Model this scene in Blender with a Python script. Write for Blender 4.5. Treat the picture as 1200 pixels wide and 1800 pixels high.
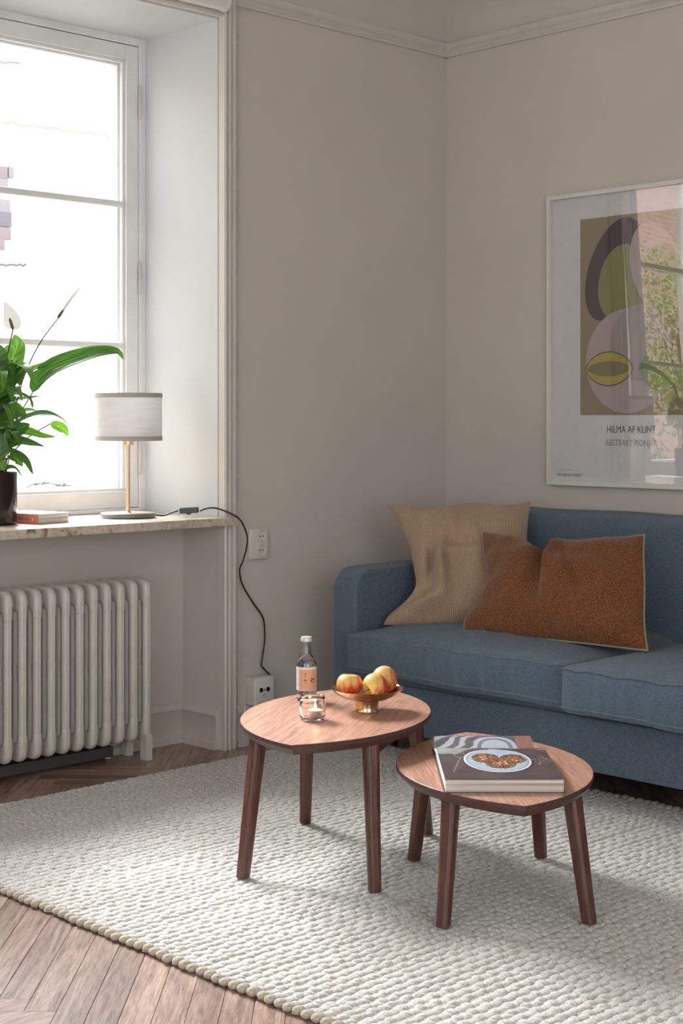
import bpy, bmesh, math, random
import numpy as np
from mathutils import Vector, Matrix, noise as mnoise

random.seed(7)
rng = np.random.RandomState(11)
for o in list(bpy.data.objects):
    bpy.data.objects.remove(o, do_unlink=True)
S = bpy.context.scene
COL = S.collection
PI = math.pi

# ------------------------------------------------------------------ camera
# right wall is the plane X=0, window wall the plane Y=0, floor Z=0, room at X<0, Y<0
CAMX, CAMY, CAMZ = -4.3175, -3.8753, 1.08
FWD = Vector((0.69678, 0.71728, 0)); RGT = Vector((0.71728, -0.69678, 0))
cd = bpy.data.cameras.new('camera'); cam = bpy.data.objects.new('camera', cd); COL.objects.link(cam)
cam.location = (CAMX, CAMY, CAMZ)
cam.rotation_euler = (PI/2, 0, -math.atan2(FWD.x, FWD.y))
cd.sensor_fit = 'HORIZONTAL'; cd.sensor_width = 36.0
cd.lens = 2685.0/1200.0*36.0
cd.shift_y = -(900-739)/1200.0
cd.clip_end = 200; cd.clip_start = 0.05
S.camera = cam

# ------------------------------------------------------------------ light and exposure
S.view_settings.view_transform = 'Standard'
S.view_settings.look = 'None'
S.view_settings.gamma = 1.0
S.view_settings.use_curve_mapping = False
S.view_settings.exposure = 0.08
W = bpy.data.worlds.new('world'); S.world = W; W.use_nodes = True
bg = W.node_tree.nodes['Background']
bg.inputs['Color'].default_value = (0.93, 0.965, 1.0, 1)
bg.inputs['Strength'].default_value = 3.9
sd = bpy.data.lights.new('sun', 'SUN'); sun = bpy.data.objects.new('sun', sd); COL.objects.link(sun)
sd.energy = 22.0; sd.angle = math.radians(34); sd.color = (0.98, 0.99, 1.0)   # sun behind thin haze
sun.rotation_euler = Vector((-0.16, -0.98, -0.95)).to_track_quat('-Z', 'Y').to_euler()
sun.location = (0, 8, 12)
def portal(x0, x1, z0, z1, y, side=False, front=False):
    d = bpy.data.lights.new('window_portal', 'AREA'); d.shape = 'RECTANGLE'
    d.size = x1-x0; d.size_y = z1-z0
    d.cycles.is_portal = True
    o = bpy.data.objects.new('window_portal', d); COL.objects.link(o)
    o.location = ((x0+x1)/2, y, (z0+z1)/2); o.rotation_euler = (-PI/2, 0, 0)
    if front: o.rotation_euler = (PI/2, 0, 0)
    if side: o.location = (y, (x0+x1)/2, (z0+z1)/2); o.rotation_euler = (PI/2, 0, -PI/2)
WX0, WX1 = -2.49, -1.113           # window opening
W2X0, W2X1 = -5.0, -3.62          # unseen window added along the same wall for fill light
portal(WX0, WX1, 0.77, 2.40, 0.50)
portal(W2X0, W2X1, 0.77, 2.40, 0.50)
W3Y0, W3Y1, W3Z0, W3Z1 = -4.9, -2.4, 0.5, 2.55   # unseen opening added behind the camera to fill the room with light
portal(W3Y0, W3Y1, W3Z0, W3Z1, -6.65, True)
W4X0, W4X1 = -5.4, -2.8                            # a further unseen opening, added opposite the visible window to lift the light
portal(W4X0, W4X1, W3Z0, W3Z1, -5.85, front=True)

# ------------------------------------------------------------------ material helpers
def srgb(r, g, b):
    def c(v):
        v /= 255.0
        return v/12.92 if v <= 0.04045 else ((v+0.055)/1.055)**2.4
    return (c(r), c(g), c(b), 1.0)
class NT:
    def __init__(s, name):
        s.m = bpy.data.materials.new(name); s.m.use_nodes = True
        s.t = s.m.node_tree; s.b = s.t.nodes['Principled BSDF']
    def n(s, typ, **kw):
        nd = s.t.nodes.new(typ)
        for k, v in kw.items():
            if k.startswith('_'): setattr(nd, k[1:], v)
            else: nd.inputs[k.replace('__', ' ')].default_value = v
        return nd
    def l(s, a, b): s.t.links.new(a, b)
    def coords(s, kind='Object', scale=(1, 1, 1), rot=(0, 0, 0)):
        tc = s.n('ShaderNodeTexCoord'); mp = s.n('ShaderNodeMapping')
        mp.inputs['Scale'].default_value = scale; mp.inputs['Rotation'].default_value = rot
        s.l(tc.outputs[kind], mp.inputs['Vector']); return mp.outputs['Vector']
    def noise(s, vec, scale, detail=3, rough=0.5, dist=0.0):
        nd = s.n('ShaderNodeTexNoise', Scale=scale, Detail=detail, Roughness=rough, Distortion=dist)
        s.l(vec, nd.inputs['Vector']); return nd.outputs['Fac']
    def ramp(s, fac, stops):
        r = s.n('ShaderNodeValToRGB'); e = r.color_ramp.elements
        while len(e) < len(stops): e.new(0.5)
        for i, (p, c) in enumerate(stops): e[i].position = p; e[i].color = c
        s.l(fac, r.inputs['Fac']); return r.outputs['Color']
    def mix(s, fac, a, b, mode='MIX'):
        m = s.n('ShaderNodeMix', _data_type='RGBA', _blend_type=mode)
        for sock, v in ((m.inputs[0], fac), (m.inputs[6], a), (m.inputs[7], b)):
            if hasattr(v, 'is_output'): s.l(v, sock)
            else: sock.default_value = v
        return m.outputs[2]
    def bump(s, h, strength, dist):
        b = s.n('ShaderNodeBump', Strength=strength, Distance=dist)
        s.l(h, b.inputs['Height']); s.l(b.outputs['Normal'], s.b.inputs['Normal'])
    def col(s, c):
        if hasattr(c, 'is_output'): s.l(c, s.b.inputs['Base Color'])
        else: s.b.inputs['Base Color'].default_value = c
    def set(s, **kw):
        for k, v in kw.items(): s.b.inputs[k.replace('__', ' ')].default_value = v
        return s
def paint(name, c, var=0.04, rough=0.5, bump=0.15, scale=6, bdist=0.002, spec=0.5):
    k = NT(name); v = k.coords()
    f = k.noise(v, scale, 4)
    d = tuple(x*(1-var) for x in c[:3])+(1,); u = tuple(min(1, x*(1+var)) for x in c[:3])+(1,)
    k.col(k.ramp(f, [(0.3, d), (0.7, u)]))
    k.set(Roughness=rough); k.b.inputs['Specular IOR Level'].default_value = spec
    if bump: k.bump(k.noise(v, scale*14, 3), bump, bdist)
    return k.m
def wood(name, light, mid, dark, axis=0, scale=1.0, rough=0.4, rnd=False, stretch=14, rough2=None, spec=0.5):
    k = NT(name); sc = [stretch]*3; sc[axis] = 1.0
    tc = k.n('ShaderNodeTexCoord'); vec = tc.outputs['Object']
    if rnd:
        oi = k.n('ShaderNodeObjectInfo'); ad = k.n('ShaderNodeVectorMath', _operation='MULTIPLY_ADD')
        k.l(oi.outputs['Random'], ad.inputs[0]); ad.inputs[1].default_value = (37, 53, 11)
        k.l(vec, ad.inputs[2]); vec = ad.outputs[0]
    mp = k.n('ShaderNodeMapping'); mp.inputs['Scale'].default_value = [x*scale for x in sc]
    k.l(vec, mp.inputs['Vector']); v = mp.outputs['Vector']
    a = k.noise(v, 2.2, 2, 0.5, 1.2); b = k.noise(v, 14, 4, 0.65, 0.4)
    c1 = k.ramp(a, [(0.32, dark), (0.5, mid), (0.68, light)])
    c2 = k.ramp(b, [(0.36, dark), (0.62, light)])
    c = k.mix(0.45, c1, c2)
    if rnd:
        hv = k.n('ShaderNodeHueSaturation'); mr = k.n('ShaderNodeMapRange')
        k.l(oi.outputs['Random'], mr.inputs['Value']); mr.inputs['To Min'].default_value = 0.72; mr.inputs['To Max'].default_value = 1.25
        k.l(mr.outputs['Result'], hv.inputs['Value']); k.l(c, hv.inputs['Color']); c = hv.outputs['Color']
    k.col(c); k.set(Roughness=rough); k.b.inputs['Specular IOR Level'].default_value = spec
    k.bump(b, 0.12, 0.0015)
    return k.m
def fabric(name, c1, c2, scale=900, bump=0.5, rough=0.95, rib=None, rot=(0, 0, 0), mottling=3, sheen=0.2):
    k = NT(name); v = k.coords(rot=rot)
    fine = k.noise(v, scale, 2, 0.6); big = k.noise(v, mottling, 3)
    c = k.ramp(fine, [(0.35, c1), (0.65, c2)])
    dk = k.ramp(big, [(0.3, (0.88, 0.88, 0.88, 1)), (0.7, (1, 1, 1, 1))])
    k.col(k.mix(1.0, c, dk, 'MULTIPLY'))
    k.set(Roughness=rough); k.b.inputs['Sheen Weight'].default_value = sheen
    k.b.inputs['Specular IOR Level'].default_value = 0.2
    h = fine
    if rib:
        w = k.n('ShaderNodeTexWave', _bands_direction=rib[0], Scale=rib[1], Distortion=1.5, Detail=2.0); k.l(v, w.inputs['Vector'])
        w.inputs['Detail Scale'].default_value = 4
        ad = k.n('ShaderNodeMath', _operation='MULTIPLY_ADD'); k.l(w.outputs['Fac'], ad.inputs[0]); ad.inputs[1].default_value = 0.8; k.l(fine, ad.inputs[2]); h = ad.outputs[0]
        cc = k.mix(rib[2], c, k.ramp(w.outputs['Fac'], [(0.2, c1), (0.8, c2)]))
        k.col(k.mix(1.0, cc, dk, 'MULTIPLY'))
    k.bump(h, bump, 0.0012)
    return k.m
def plain(name, c, rough=0.5, metal=0.0, spec=0.5):
    k = NT(name); v = k.coords(); f = k.noise(v, 30, 2)
    k.col(k.ramp(f, [(0.3, tuple(x*0.95 for x in c[:3])+(1,)), (0.7, c)]))
    k.set(Roughness=rough, Metallic=metal); k.b.inputs['Specular IOR Level'].default_value = spec
    return k.m
def thin_glass(name, ior=1.5, tint=(1, 1, 1, 1), boost=1.0):
    k = NT(name); out = k.t.nodes['Material Output']; k.t.nodes.remove(k.b)
    lw = k.n('ShaderNodeLayerWeight', Blend=0.5); pw = k.n('ShaderNodeMath', _operation='POWER'); k.l(lw.outputs['Facing'], pw.inputs[0]); pw.inputs[1].default_value = 5.0
    f0 = ((ior-1)/(ior+1))**2*boost
    mu = k.n('ShaderNodeMath', _operation='MULTIPLY_ADD'); mu.use_clamp = True
    k.l(pw.outputs[0], mu.inputs[0]); mu.inputs[1].default_value = 1-f0; mu.inputs[2].default_value = f0
    tr = k.n('ShaderNodeBsdfTransparent', Color=tint); gl = k.n('ShaderNodeBsdfGlossy', Roughness=0.0)
    mx = k.n('ShaderNodeMixShader'); k.l(mu.outputs[0], mx.inputs[0]); k.l(tr.outputs[0], mx.inputs[1]); k.l(gl.outputs[0], mx.inputs[2])
    k.l(mx.outputs[0], out.inputs['Surface']); return k.m
def solid_glass(name, tint=(1, 1, 1, 1), ior=1.45):
    k = NT(name); k.col(tint); k.set(Roughness=0.0, IOR=ior); k.b.inputs['Transmission Weight'].default_value = 1.0
    return k.m
def emit(name, c, s):
    k = NT(name); k.col((0, 0, 0, 1)); k.b.inputs['Emission Color'].default_value = c; k.b.inputs['Emission Strength'].default_value = s
    return k.m
def leafmat(name, c1, c2, veins=False):
    k = NT(name); v = k.coords(); f = k.noise(v, 9, 3)
    oi = k.n('ShaderNodeObjectInfo')
    c = k.ramp(f, [(0.3, c1), (0.7, c2)])
    if veins:
        a = k.n('ShaderNodeVertexColor', _layer_name='vein'); c = k.mix(1.0, c, a.outputs['Color'], 'MULTIPLY')
    k.col(c); k.set(Roughness=0.32); k.b.inputs['Specular IOR Level'].default_value = 0.6
    out = k.t.nodes['Material Output']; tl = k.n('ShaderNodeBsdfTranslucent'); mx = k.n('ShaderNodeMixShader'); mx.inputs[0].default_value = 0.30
    g = k.mix(1.0, c, (1.25, 1.45, 0.6, 1), 'MULTIPLY'); k.l(g, tl.inputs['Color'])
    g.node.name = 'tint'
    k.l(k.b.outputs[0], mx.inputs[1]); k.l(tl.outputs[0], mx.inputs[2]); k.l(mx.outputs[0], out.inputs['Surface'])
    return k.m

WHITE = (0.8, 0.78, 0.75, 1)
M = {}
M['wall'] = paint('wall_paint', (0.60, 0.555, 0.50, 1), 0.03, 0.75, 0.12, 2.5, spec=0.2)
M['ceiling'] = paint('ceiling_paint', (0.80, 0.78, 0.75, 1), 0.02, 0.8, 0.05)
M['trim'] = paint('gloss_trim_paint', (0.61, 0.575, 0.525, 1), 0.04, 0.35, 0.12, 9)
M['reveal'] = paint('reveal_paint', (0.60, 0.62, 0.63, 1), 0.02, 0.55, 0.1, 4)
M['sash'] = paint('window_paint', (0.78, 0.77, 0.76, 1), 0.05, 0.35, 0.15, 9)
M['niche'] = paint('niche_paint', (0.52, 0.48, 0.44, 1), 0.04, 0.7, 0.12, 3)
M['radiator'] = paint('radiator_enamel', (0.63, 0.595, 0.54, 1), 0.06, 0.28, 0.22, 12)
M['pane'] = thin_glass('window_glass', 1.45)
M['picglass'] = thin_glass('picture_glass', 1.55, boost=3.0)
M['oak'] = wood('oak_plank', srgb(188, 160, 144), srgb(150, 119, 104), srgb(84, 58, 48), 0, 1.8, 0.30, True, 12, spec=0.7)
M['oak_base'] = plain('floor_joint_wood', srgb(52, 34, 26), 0.7)
M['walnut'] = wood('walnut_veneer', srgb(216, 172, 148), srgb(186, 138, 116), srgb(134, 92, 76), 0, 2.2, 0.36, False, 26)
M['walnut_edge'] = wood('walnut_edge_band', srgb(92, 62, 52), srgb(76, 51, 43), srgb(60, 40, 34), 0, 2.0, 0.42, False, 16)
M['walnut_leg'] = wood('walnut_leg', srgb(108, 66, 51), srgb(84, 50, 39), srgb(56, 33, 27), 2, 2.0, 0.34, False, 18)
M['sofa'] = fabric('slate_blue_twill', srgb(56, 69, 81), srgb(118, 137, 154), 480, 0.6, rib=('DIAGONAL', 190, 0.25), mottling=2.5)
M['sofa_seam'] = fabric('blue_seam_thread', srgb(84, 99, 112), srgb(118, 134, 148), 900, 0.2)
M['linen'] = fabric('natural_linen', srgb(142, 116, 94), srgb(194, 168, 142), 420, 0.5, rib=('X', 52, 0.35), rot=(0, 0, math.radians(53.8)))
M['boucle'] = fabric('rust_boucle', srgb(78, 44, 24), srgb(150, 98, 60), 330, 0.9, mottling=6)
M['piping'] = fabric('sage_piping', srgb(128, 126, 100), srgb(165, 162, 134), 800, 0.5)
M['wool'] = fabric('cream_wool', srgb(180, 177, 171), srgb(217, 214, 209), 160, 0.9, mottling=4, sheen=0.3)
M['wool_end'] = fabric('beige_wool', srgb(166, 155, 138), srgb(202, 192, 175), 160, 0.9, mottling=20)
M['rug_back'] = plain('rug_backing', srgb(120, 110, 98), 0.95)
M['shade'] = None
M['brass'] = plain('brass', (0.66, 0.47, 0.27, 1), 0.17, 1.0)
M['lamp_brass'] = plain('brushed_brass', (0.70, 0.52, 0.34, 1), 0.33, 0.8)
M['lamp_base'] = plain('lamp_base_lacquer', srgb(110, 108, 106), 0.3)
M['black'] = plain('black_plastic', (0.012, 0.012, 0.013, 1), 0.4)
M['darkgrey'] = plain('grey_plastic', srgb(70, 70, 76), 0.45)
M['plastic'] = plain('white_plastic', (0.76, 0.74, 0.71, 1), 0.35)
M['plastic_old'] = plain('cream_plastic', (0.68, 0.65, 0.58, 1), 0.4)
M['pot'] = plain('black_glazed_ceramic', (0.022, 0.016, 0.016, 1), 0.12)
M['soil'] = plain('potting_soil', (0.03, 0.02, 0.012, 1), 0.9)
M['leaf'] = leafmat('leaf_green', (0.035, 0.10, 0.022, 1), (0.070, 0.18, 0.035, 1), True)
M['leaf2'] = leafmat('leaf_light_green', (0.08, 0.19, 0.03, 1), (0.15, 0.31, 0.05, 1), True)
M['stem'] = plain('stem_green', (0.08, 0.15, 0.04, 1), 0.5)
M['stem_dark'] = plain('stem_dark_green', (0.035, 0.05, 0.025, 1), 0.5)
M['petal'] = leafmat('white_spathe', (0.50, 0.50, 0.46, 1), (0.66, 0.66, 0.62, 1))
M['petal'].node_tree.nodes['tint'].inputs[7].default_value = (1.05, 1.05, 1.05, 1)
M['spadix'] = plain('spadix_brown', (0.16, 0.10, 0.05, 1), 0.8)
M['paper'] = plain('paper', (0.82, 0.80, 0.75, 1), 0.8)
M['page_edge'] = None
M['frame_white'] = paint('frame_white_lacquer', (0.70, 0.68, 0.64, 1), 0.02, 0.4, 0.05)
M['glass'] = solid_glass('clear_glass')
M['water'] = solid_glass('water', (0.98, 0.99, 1, 1), 1.33)
M['label'] = plain('peach_label', srgb(222, 168, 140), 0.6)
M['label_white'] = plain('label_white', srgb(232, 228, 224), 0.6)
M['cap'] = plain('crown_cap', srgb(222, 214, 210), 0.35, 0.3)
M['ink'] = plain('black_ink', (0.012, 0.012, 0.012, 1), 0.7)
M['grey_ink'] = plain('grey_ink', (0.22, 0.21, 0.21, 1), 0.7)
M['brown_ink'] = plain('brown_ink', srgb(120, 80, 60), 0.7)
M['aluminium'] = plain('tealight_aluminium', (0.72, 0.66, 0.64, 1), 0.3, 0.9)
M['wax'] = None
M['flame'] = emit('candle_flame', (1.0, 0.62, 0.24, 1), 60)

def marble():
    k = NT('beige_marble'); v = k.coords(scale=(1, 1, 1))
    a = k.noise(v, 9, 6, 0.6, 1.5); b = k.noise(v, 38, 4, 0.6, 0.8)
    c = k.ramp(a, [(0.30, srgb(120, 92, 72)), (0.42, srgb(196, 182, 166)), (0.55, srgb(222, 214, 204)), (0.75, srgb(170, 152, 136))])
    d = k.ramp(b, [(0.30, srgb(92, 74, 62)), (0.42, srgb(235, 228, 220))])
    k.col(k.mix(0.8, c, d, 'MULTIPLY')); k.set(Roughness=0.3); return k.m
M['marble'] = marble()
def page_edge():
    k = NT('page_edges'); v = k.coords(scale=(1, 1, 420)); f = k.noise(v, 1.0, 2)
    k.col(k.ramp(f, [(0.35, srgb(168, 150, 136)), (0.65, srgb(236, 230, 224))])); k.set(Roughness=0.85); return k.m
M['page_edge'] = page_edge()
def shade_mat():
    k = NT('lamp_shade_linen'); v = k.coords(scale=(1, 1, 30)); f = k.noise(v, 14, 3)
    c = k.ramp(f, [(0.3, (0.74, 0.73, 0.73, 1)), (0.7, (0.84, 0.83, 0.83, 1))]); k.col(c); k.set(Roughness=0.9)
    out = k.t.nodes['Material Output']; tl = k.n('ShaderNodeBsdfTranslucent'); mx = k.n('ShaderNodeMixShader'); mx.inputs[0].default_value = 0.25
    k.l(c, tl.inputs['Color']); k.l(k.b.outputs[0], mx.inputs[1]); k.l(tl.outputs[0], mx.inputs[2]); k.l(mx.outputs[0], out.inputs['Surface'])
    k.bump(f, 0.2, 0.001); return k.m
M['shade'] = shade_mat()
M['shade_band'] = plain('shade_binding', srgb(178, 172, 164), 0.8)
def wax():
    k = NT('candle_wax'); k.col((0.95, 0.82, 0.6, 1)); k.set(Roughness=0.4)
    k.b.inputs['Subsurface Weight'].default_value = 0.6; k.b.inputs['Subsurface Radius'].default_value = (0.02, 0.012, 0.006)
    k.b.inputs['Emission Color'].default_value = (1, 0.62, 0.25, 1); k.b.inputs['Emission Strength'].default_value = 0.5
    return k.m
M['wax'] = wax()
def apple_mat(name, d, bias):
    k = NT(name); tc = k.n('ShaderNodeTexCoord')
    dt = k.n('ShaderNodeVectorMath', _operation='DOT_PRODUCT'); k.l(tc.outputs['Object'], dt.inputs[0]); dt.inputs[1].default_value = tuple(x/0.033 for x in d)
    mp = k.n('ShaderNodeMapping'); mp.inputs['Scale'].default_value = (60, 60, 22); k.l(tc.outputs['Object'], mp.inputs['Vector'])
    f = k.noise(mp.outputs['Vector'], 1.0, 4, 0.6)
    ad = k.n('ShaderNodeMath', _operation='MULTIPLY_ADD'); k.l(dt.outputs['Value'], ad.inputs[0]); ad.inputs[1].default_value = 0.33; k.l(f, ad.inputs[2])
    k.col(k.ramp(ad.outputs[0], [(0.30+bias, srgb(232, 196, 112)), (0.48+bias, srgb(224, 146, 86)), (0.60+bias, srgb(202, 76, 50)), (0.85+bias, srgb(170, 40, 36))]))
    k.set(Roughness=0.32); return k.m

# ------------------------------------------------------------------ object helpers
def tag(o, label=None, cat=None, group=None, kind=None):
    if label: o['label'] = label
    if cat: o['category'] = cat
    if group: o['group'] = group
    if kind: o['kind'] = kind
    return o
def empty(name, loc, rz=0.0, **kw):
    o = bpy.data.objects.new(name, None); COL.objects.link(o); o.location = loc; o.rotation_euler = (0, 0, rz)
    o.empty_display_size = 0.05
    return tag(o, **kw)
def link(name, me, m, parent=None):
    o = bpy.data.objects.new(name, me); COL.objects.link(o)
    if m is not None:
        for mm in (m if isinstance(m, (list, tuple)) else [m]): me.materials.append(mm)
    if parent is not None: o.parent = parent
    return o
class MB:
    def __init__(s): s.v = []; s.f = []; s.mi = []
    def add(s, vs, fs, mi=0):
        n = len(s.v); s.v += [tuple(v) for v in vs]
        for f in fs: s.f.append(tuple(i+n for i in f)); s.mi.append(mi)
        return s
    def box(s, x0, x1, y0, y1, z0, z1, mi=0):
        x0, x1 = sorted((x0, x1)); y0, y1 = sorted((y0, y1)); z0, z1 = sorted((z0, z1))
        vs = [(x0, y0, z0), (x1, y0, z0), (x1, y1, z0), (x0, y1, z0), (x0, y0, z1), (x1, y0, z1), (x1, y1, z1), (x0, y1, z1)]
        return s.add(vs, [(0, 3, 2, 1), (4, 5, 6, 7), (0, 1, 5, 4), (1, 2, 6, 5), (2, 3, 7, 6), (3, 0, 4, 7)], mi)
    def prism(s, poly, a0, a1, axis=2, mi=0):
        # poly in the two other axes (cyclic order after axis)
        n = len(poly)
        def P(p, a):
            if axis == 2: return (p[0], p[1], a)
            if axis == 0: return (a, p[0], p[1])
            return (p[0], a, p[1])
        vs = [P(p, a0) for p in poly]+[P(p, a1) for p in poly]
        fs = [tuple(range(n))[::-1], tuple(range(n, 2*n))]+[(i, (i+1) % n, n+(i+1) % n, n+i) for i in range(n)]
        return s.add(vs, fs, mi)
    def lathe(s, prof, seg=32, c=(0, 0, 0), mi=0, mat=None, cap=False):
        vs = []; fs = []
        for r, z in prof:
            for k in range(seg):
                a = 2*PI*k/seg; p = Vector((r*math.cos(a), r*math.sin(a), z))
                if mat is not None: p = mat @ p
                vs.append((p.x+c[0], p.y+c[1], p.z+c[2]))
        for i in range(len(prof)-1):
            for k in range(seg):
                k2 = (k+1) % seg
                fs.append((i*seg+k, i*seg+k2, (i+1)*seg+k2, (i+1)*seg+k))
        if cap:
            fs.append(tuple(range(seg))[::-1]); fs.append(tuple((len(prof)-1)*seg+k for k in range(seg)))
        return s.add(vs, fs, mi)
    def tube(s, pts, r, seg=8, mi=0, caps=True):
        pts = [Vector(p) for p in pts]; n = len(pts); rr = r if isinstance(r, (list, tuple)) else [r]*n
        vs = []; up = None
        for i, p in enumerate(pts):
            t = (pts[min(i+1, n-1)]-pts[max(i-1, 0)]).normalized()
            if up is None:
                up = Vector((0, 0, 1)) if abs(t.z) < 0.9 else Vector((1, 0, 0))
            a = (up - t*up.dot(t)).normalized(); b = t.cross(a); up = a
            for k in range(seg):
                an = 2*PI*k/seg; vs.append(p+(a*math.cos(an)+b*math.sin(an))*rr[i])
        fs = [(i*seg+k, i*seg+(k+1) % seg, (i+1)*seg+(k+1) % seg, (i+1)*seg+k) for i in range(n-1) for k in range(seg)]
        if caps: fs += [tuple(range(seg))[::-1], tuple((n-1)*seg+k for k in range(seg))]
        return s.add(vs, fs, mi)
    def grid(s, fn, nu, nv, mi=0):
        vs = [fn(i/nu, j/nv) for j in range(nv+1) for i in range(nu+1)]
        fs = [(j*(nu+1)+i, j*(nu+1)+i+1, (j+1)*(nu+1)+i+1, (j+1)*(nu+1)+i) for j in range(nv) for i in range(nu)]
        return s.add(vs, fs, mi)
    def mesh(s, name, smooth=False, weld=False, recalc=True):
        me = bpy.data.meshes.new(name); me.from_pydata(s.v, [], s.f)
        if any(s.mi):
            me.polygons.foreach_set('material_index', s.mi)
        if weld or recalc:
            bm = bmesh.new(); bm.from_mesh(me)
            if weld: bmesh.ops.remove_doubles(bm, verts=bm.verts, dist=1e-5)
            if recalc: bmesh.ops.recalc_face_normals(bm, faces=bm.faces)
            bm.to_mesh(me); bm.free()
        if smooth: me.polygons.foreach_set('use_smooth', [True]*len(me.polygons))
        me.update(); return me
    def build(s, name, m, parent=None, smooth=False, bevel=0.0, seg=2, weld=False, recalc=True, auto=None):
        o = link(name, s.mesh(name, smooth, weld, recalc), m, parent)
        if bevel:
            b = o.modifiers.new('bevel', 'BEVEL'); b.width = bevel; b.segments = seg; b.limit_method = 'ANGLE'; b.angle_limit = math.radians(35)
        if auto: set_auto(o.data, auto)
        return o
def set_auto(me, deg):
    me.polygons.foreach_set('use_smooth', [True]*len(me.polygons))
    bm = bmesh.new(); bm.from_mesh(me)
    for e in bm.edges:
        if len(e.link_faces) == 2 and e.calc_face_angle(0) > math.radians(deg): e.smooth = False
    bm.to_mesh(me); bm.free()
def spline(pts, per=8):
    P = [Vector(p) for p in pts]; out = []
    for i in range(len(P)-1):
        p0 = P[max(i-1, 0)]; p1 = P[i]; p2 = P[i+1]; p3 = P[min(i+2, len(P)-1)]
        for k in range(per):
            t = k/per
            out.append(0.5*((2*p1)+(p2-p0)*t+(2*p0-5*p1+4*p2-p3)*t*t+(3*p1-p0-3*p2+p3)*t**3))
    out.append(P[-1]); return out
def rbox(x0, x1, y0, y1, z0, z1, r, n=(10, 10, 6), rs=4, fn=None):
    """closed box with rounded edges; fn displaces a point (p, unit coords, normal)"""
    def axis(a, b, k):
        c = [a+r*(1-math.cos(PI/2*i/rs)) for i in range(rs)]
        m = [a+r+(b-a-2*r)*i/k for i in range(k+1)]
        d = [b-r*(1-math.cos(PI/2*i/rs)) for i in range(rs)][::-1]
        return c+m+d
    A = [axis(x0, x1, n[0]), axis(y0, y1, n[1]), axis(z0, z1, n[2])]
    lo = (x0+r, y0+r, z0+r); hi = (x1-r, y1-r, z1-r); mb = MB()
    full_lo = (x0, y0, z0); full_hi = (x1, y1, z1)
    for ax in range(3):
        u, v = (ax+1) % 3, (ax+2) % 3
        for side in (0, 1):
            def P(i, j):
                p = [0, 0, 0]; p[ax] = (full_lo, full_hi)[side][ax]; p[u] = A[u][i]; p[v] = A[v][j]
                q = [min(max(p[k], lo[k]), hi[k]) for k in range(3)]
                d = Vector([p[k]-q[k] for k in range(3)])
                if d.length > 1e-9: d.normalize()
                w = Vector(q)+d*r
                if fn:
                    uc = [(w[k]-full_lo[k])/(full_hi[k]-full_lo[k])*2-1 for k in range(3)]
                    w = fn(w, uc, d)
                return w
            nu, nv = len(A[u]), len(A[v])
            vs = [P(i, j) for j in range(nv) for i in range(nu)]
            fs = [(j*nu+i, j*nu+i+1, (j+1)*nu+i+1, (j+1)*nu+i) for j in range(nv-1) for i in range(nu-1)]
            mb.add(vs, fs)
    return mb
def text(name, body, size, m, parent, mat, ext=0.0002, align='LEFT', sx=1.0):
    cu = bpy.data.curves.new(name, 'FONT'); cu.body = body; cu.size = size; cu.extrude = ext; cu.align_x = align
    cu.resolution_u = 3
    tmp = bpy.data.objects.new('tmp_text', cu); COL.objects.link(tmp)
    dg = bpy.context.evaluated_depsgraph_get(); me = bpy.data.meshes.new_from_object(tmp.evaluated_get(dg))
    bpy.data.objects.remove(tmp, do_unlink=True)
    me.name = name
    me.transform(mat @ Matrix.Diagonal((sx, 1, 1, 1)))
    return link(name, me, m, parent)
def frame_mat(o, x, y, z):
    m = Matrix.Identity(4)
    for i, a in enumerate((x, y, z)):
        for k in range(3): m[k][i] = a[k]
    for k in range(3): m[k][3] = o[k]
    return m
def nz(x, y=0.0, z=0.0): return mnoise.noise(Vector((x, y, z)))

# ================================================================== ROOM SHELL
RX0, RY0, CZ = -6.4, -5.6, 2.85
HEAD = 2.40; SILL = 0.765; WD = 0.40
def st(o, label=None): return tag(o, label=label, kind='structure')
# window wall with two openings (the recess under the first window holds the radiator)
w = MB()
T = 0.58
for x0, x1 in ((RX0-0.3, W2X0), (W2X1, WX0), (WX1, 0.3)):
    w.box(x0, x1, 0, T, -0.05, CZ+0.1)
w.box(WX0, WX1, 0, T, HEAD, CZ+0.1); w.box(W2X0, W2X1, 0, T, HEAD, CZ+0.1)
w.box(W2X0, W2X1, 0, T, -0.05, SILL-0.03)
w.box(WX0, WX1, 0.19, T, -0.05, SILL-0.028)
wl = w.build('wall_left', M['wall']); st(wl, 'warm grey painted window wall')
# white painted linings of the deep window recess
lin = MB()
for x0, x1 in ((WX0, WX1), (W2X0, W2X1)):
    lin.box(x0, x0+0.004, 0.002, WD, SILL, HEAD); lin.box(x1-0.004, x1, 0.002, WD, SILL, HEAD)
    lin.box(x0, x1, 0.002, WD, HEAD-0.004, HEAD)
lin.build('recess_lining', M['reveal'], wl)
wr = MB().box(0, 0.3, RY0-0.3, 0.3, -0.05, CZ+0.1).build('wall_right', M['wall']); st(wr, 'warm grey painted wall behind the sofa')
wb = MB().box(RX0-0.3, RX0, RY0-0.3, W3Y0, -0.05, CZ+0.1).box(RX0-0.3, RX0, W3Y1, 0, -0.05, CZ+0.1)
wb.box(RX0-0.3, RX0, W3Y0, W3Y1, -0.05, W3Z0).box(RX0-0.3, RX0, W3Y0, W3Y1, W3Z1, CZ+0.1)
st(wb.build('wall_back', M['ceiling']))
wf = MB().box(RX0, W4X0, RY0-0.3, RY0, -0.05, CZ+0.1).box(W4X1, 0, RY0-0.3, RY0, -0.05, CZ+0.1)
wf.box(W4X0, W4X1, RY0-0.3, RY0, -0.05, W3Z0).box(W4X0, W4X1, RY0-0.3, RY0, W3Z1, CZ+0.1)
st(wf.build('wall_front', M['ceiling']))
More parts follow.
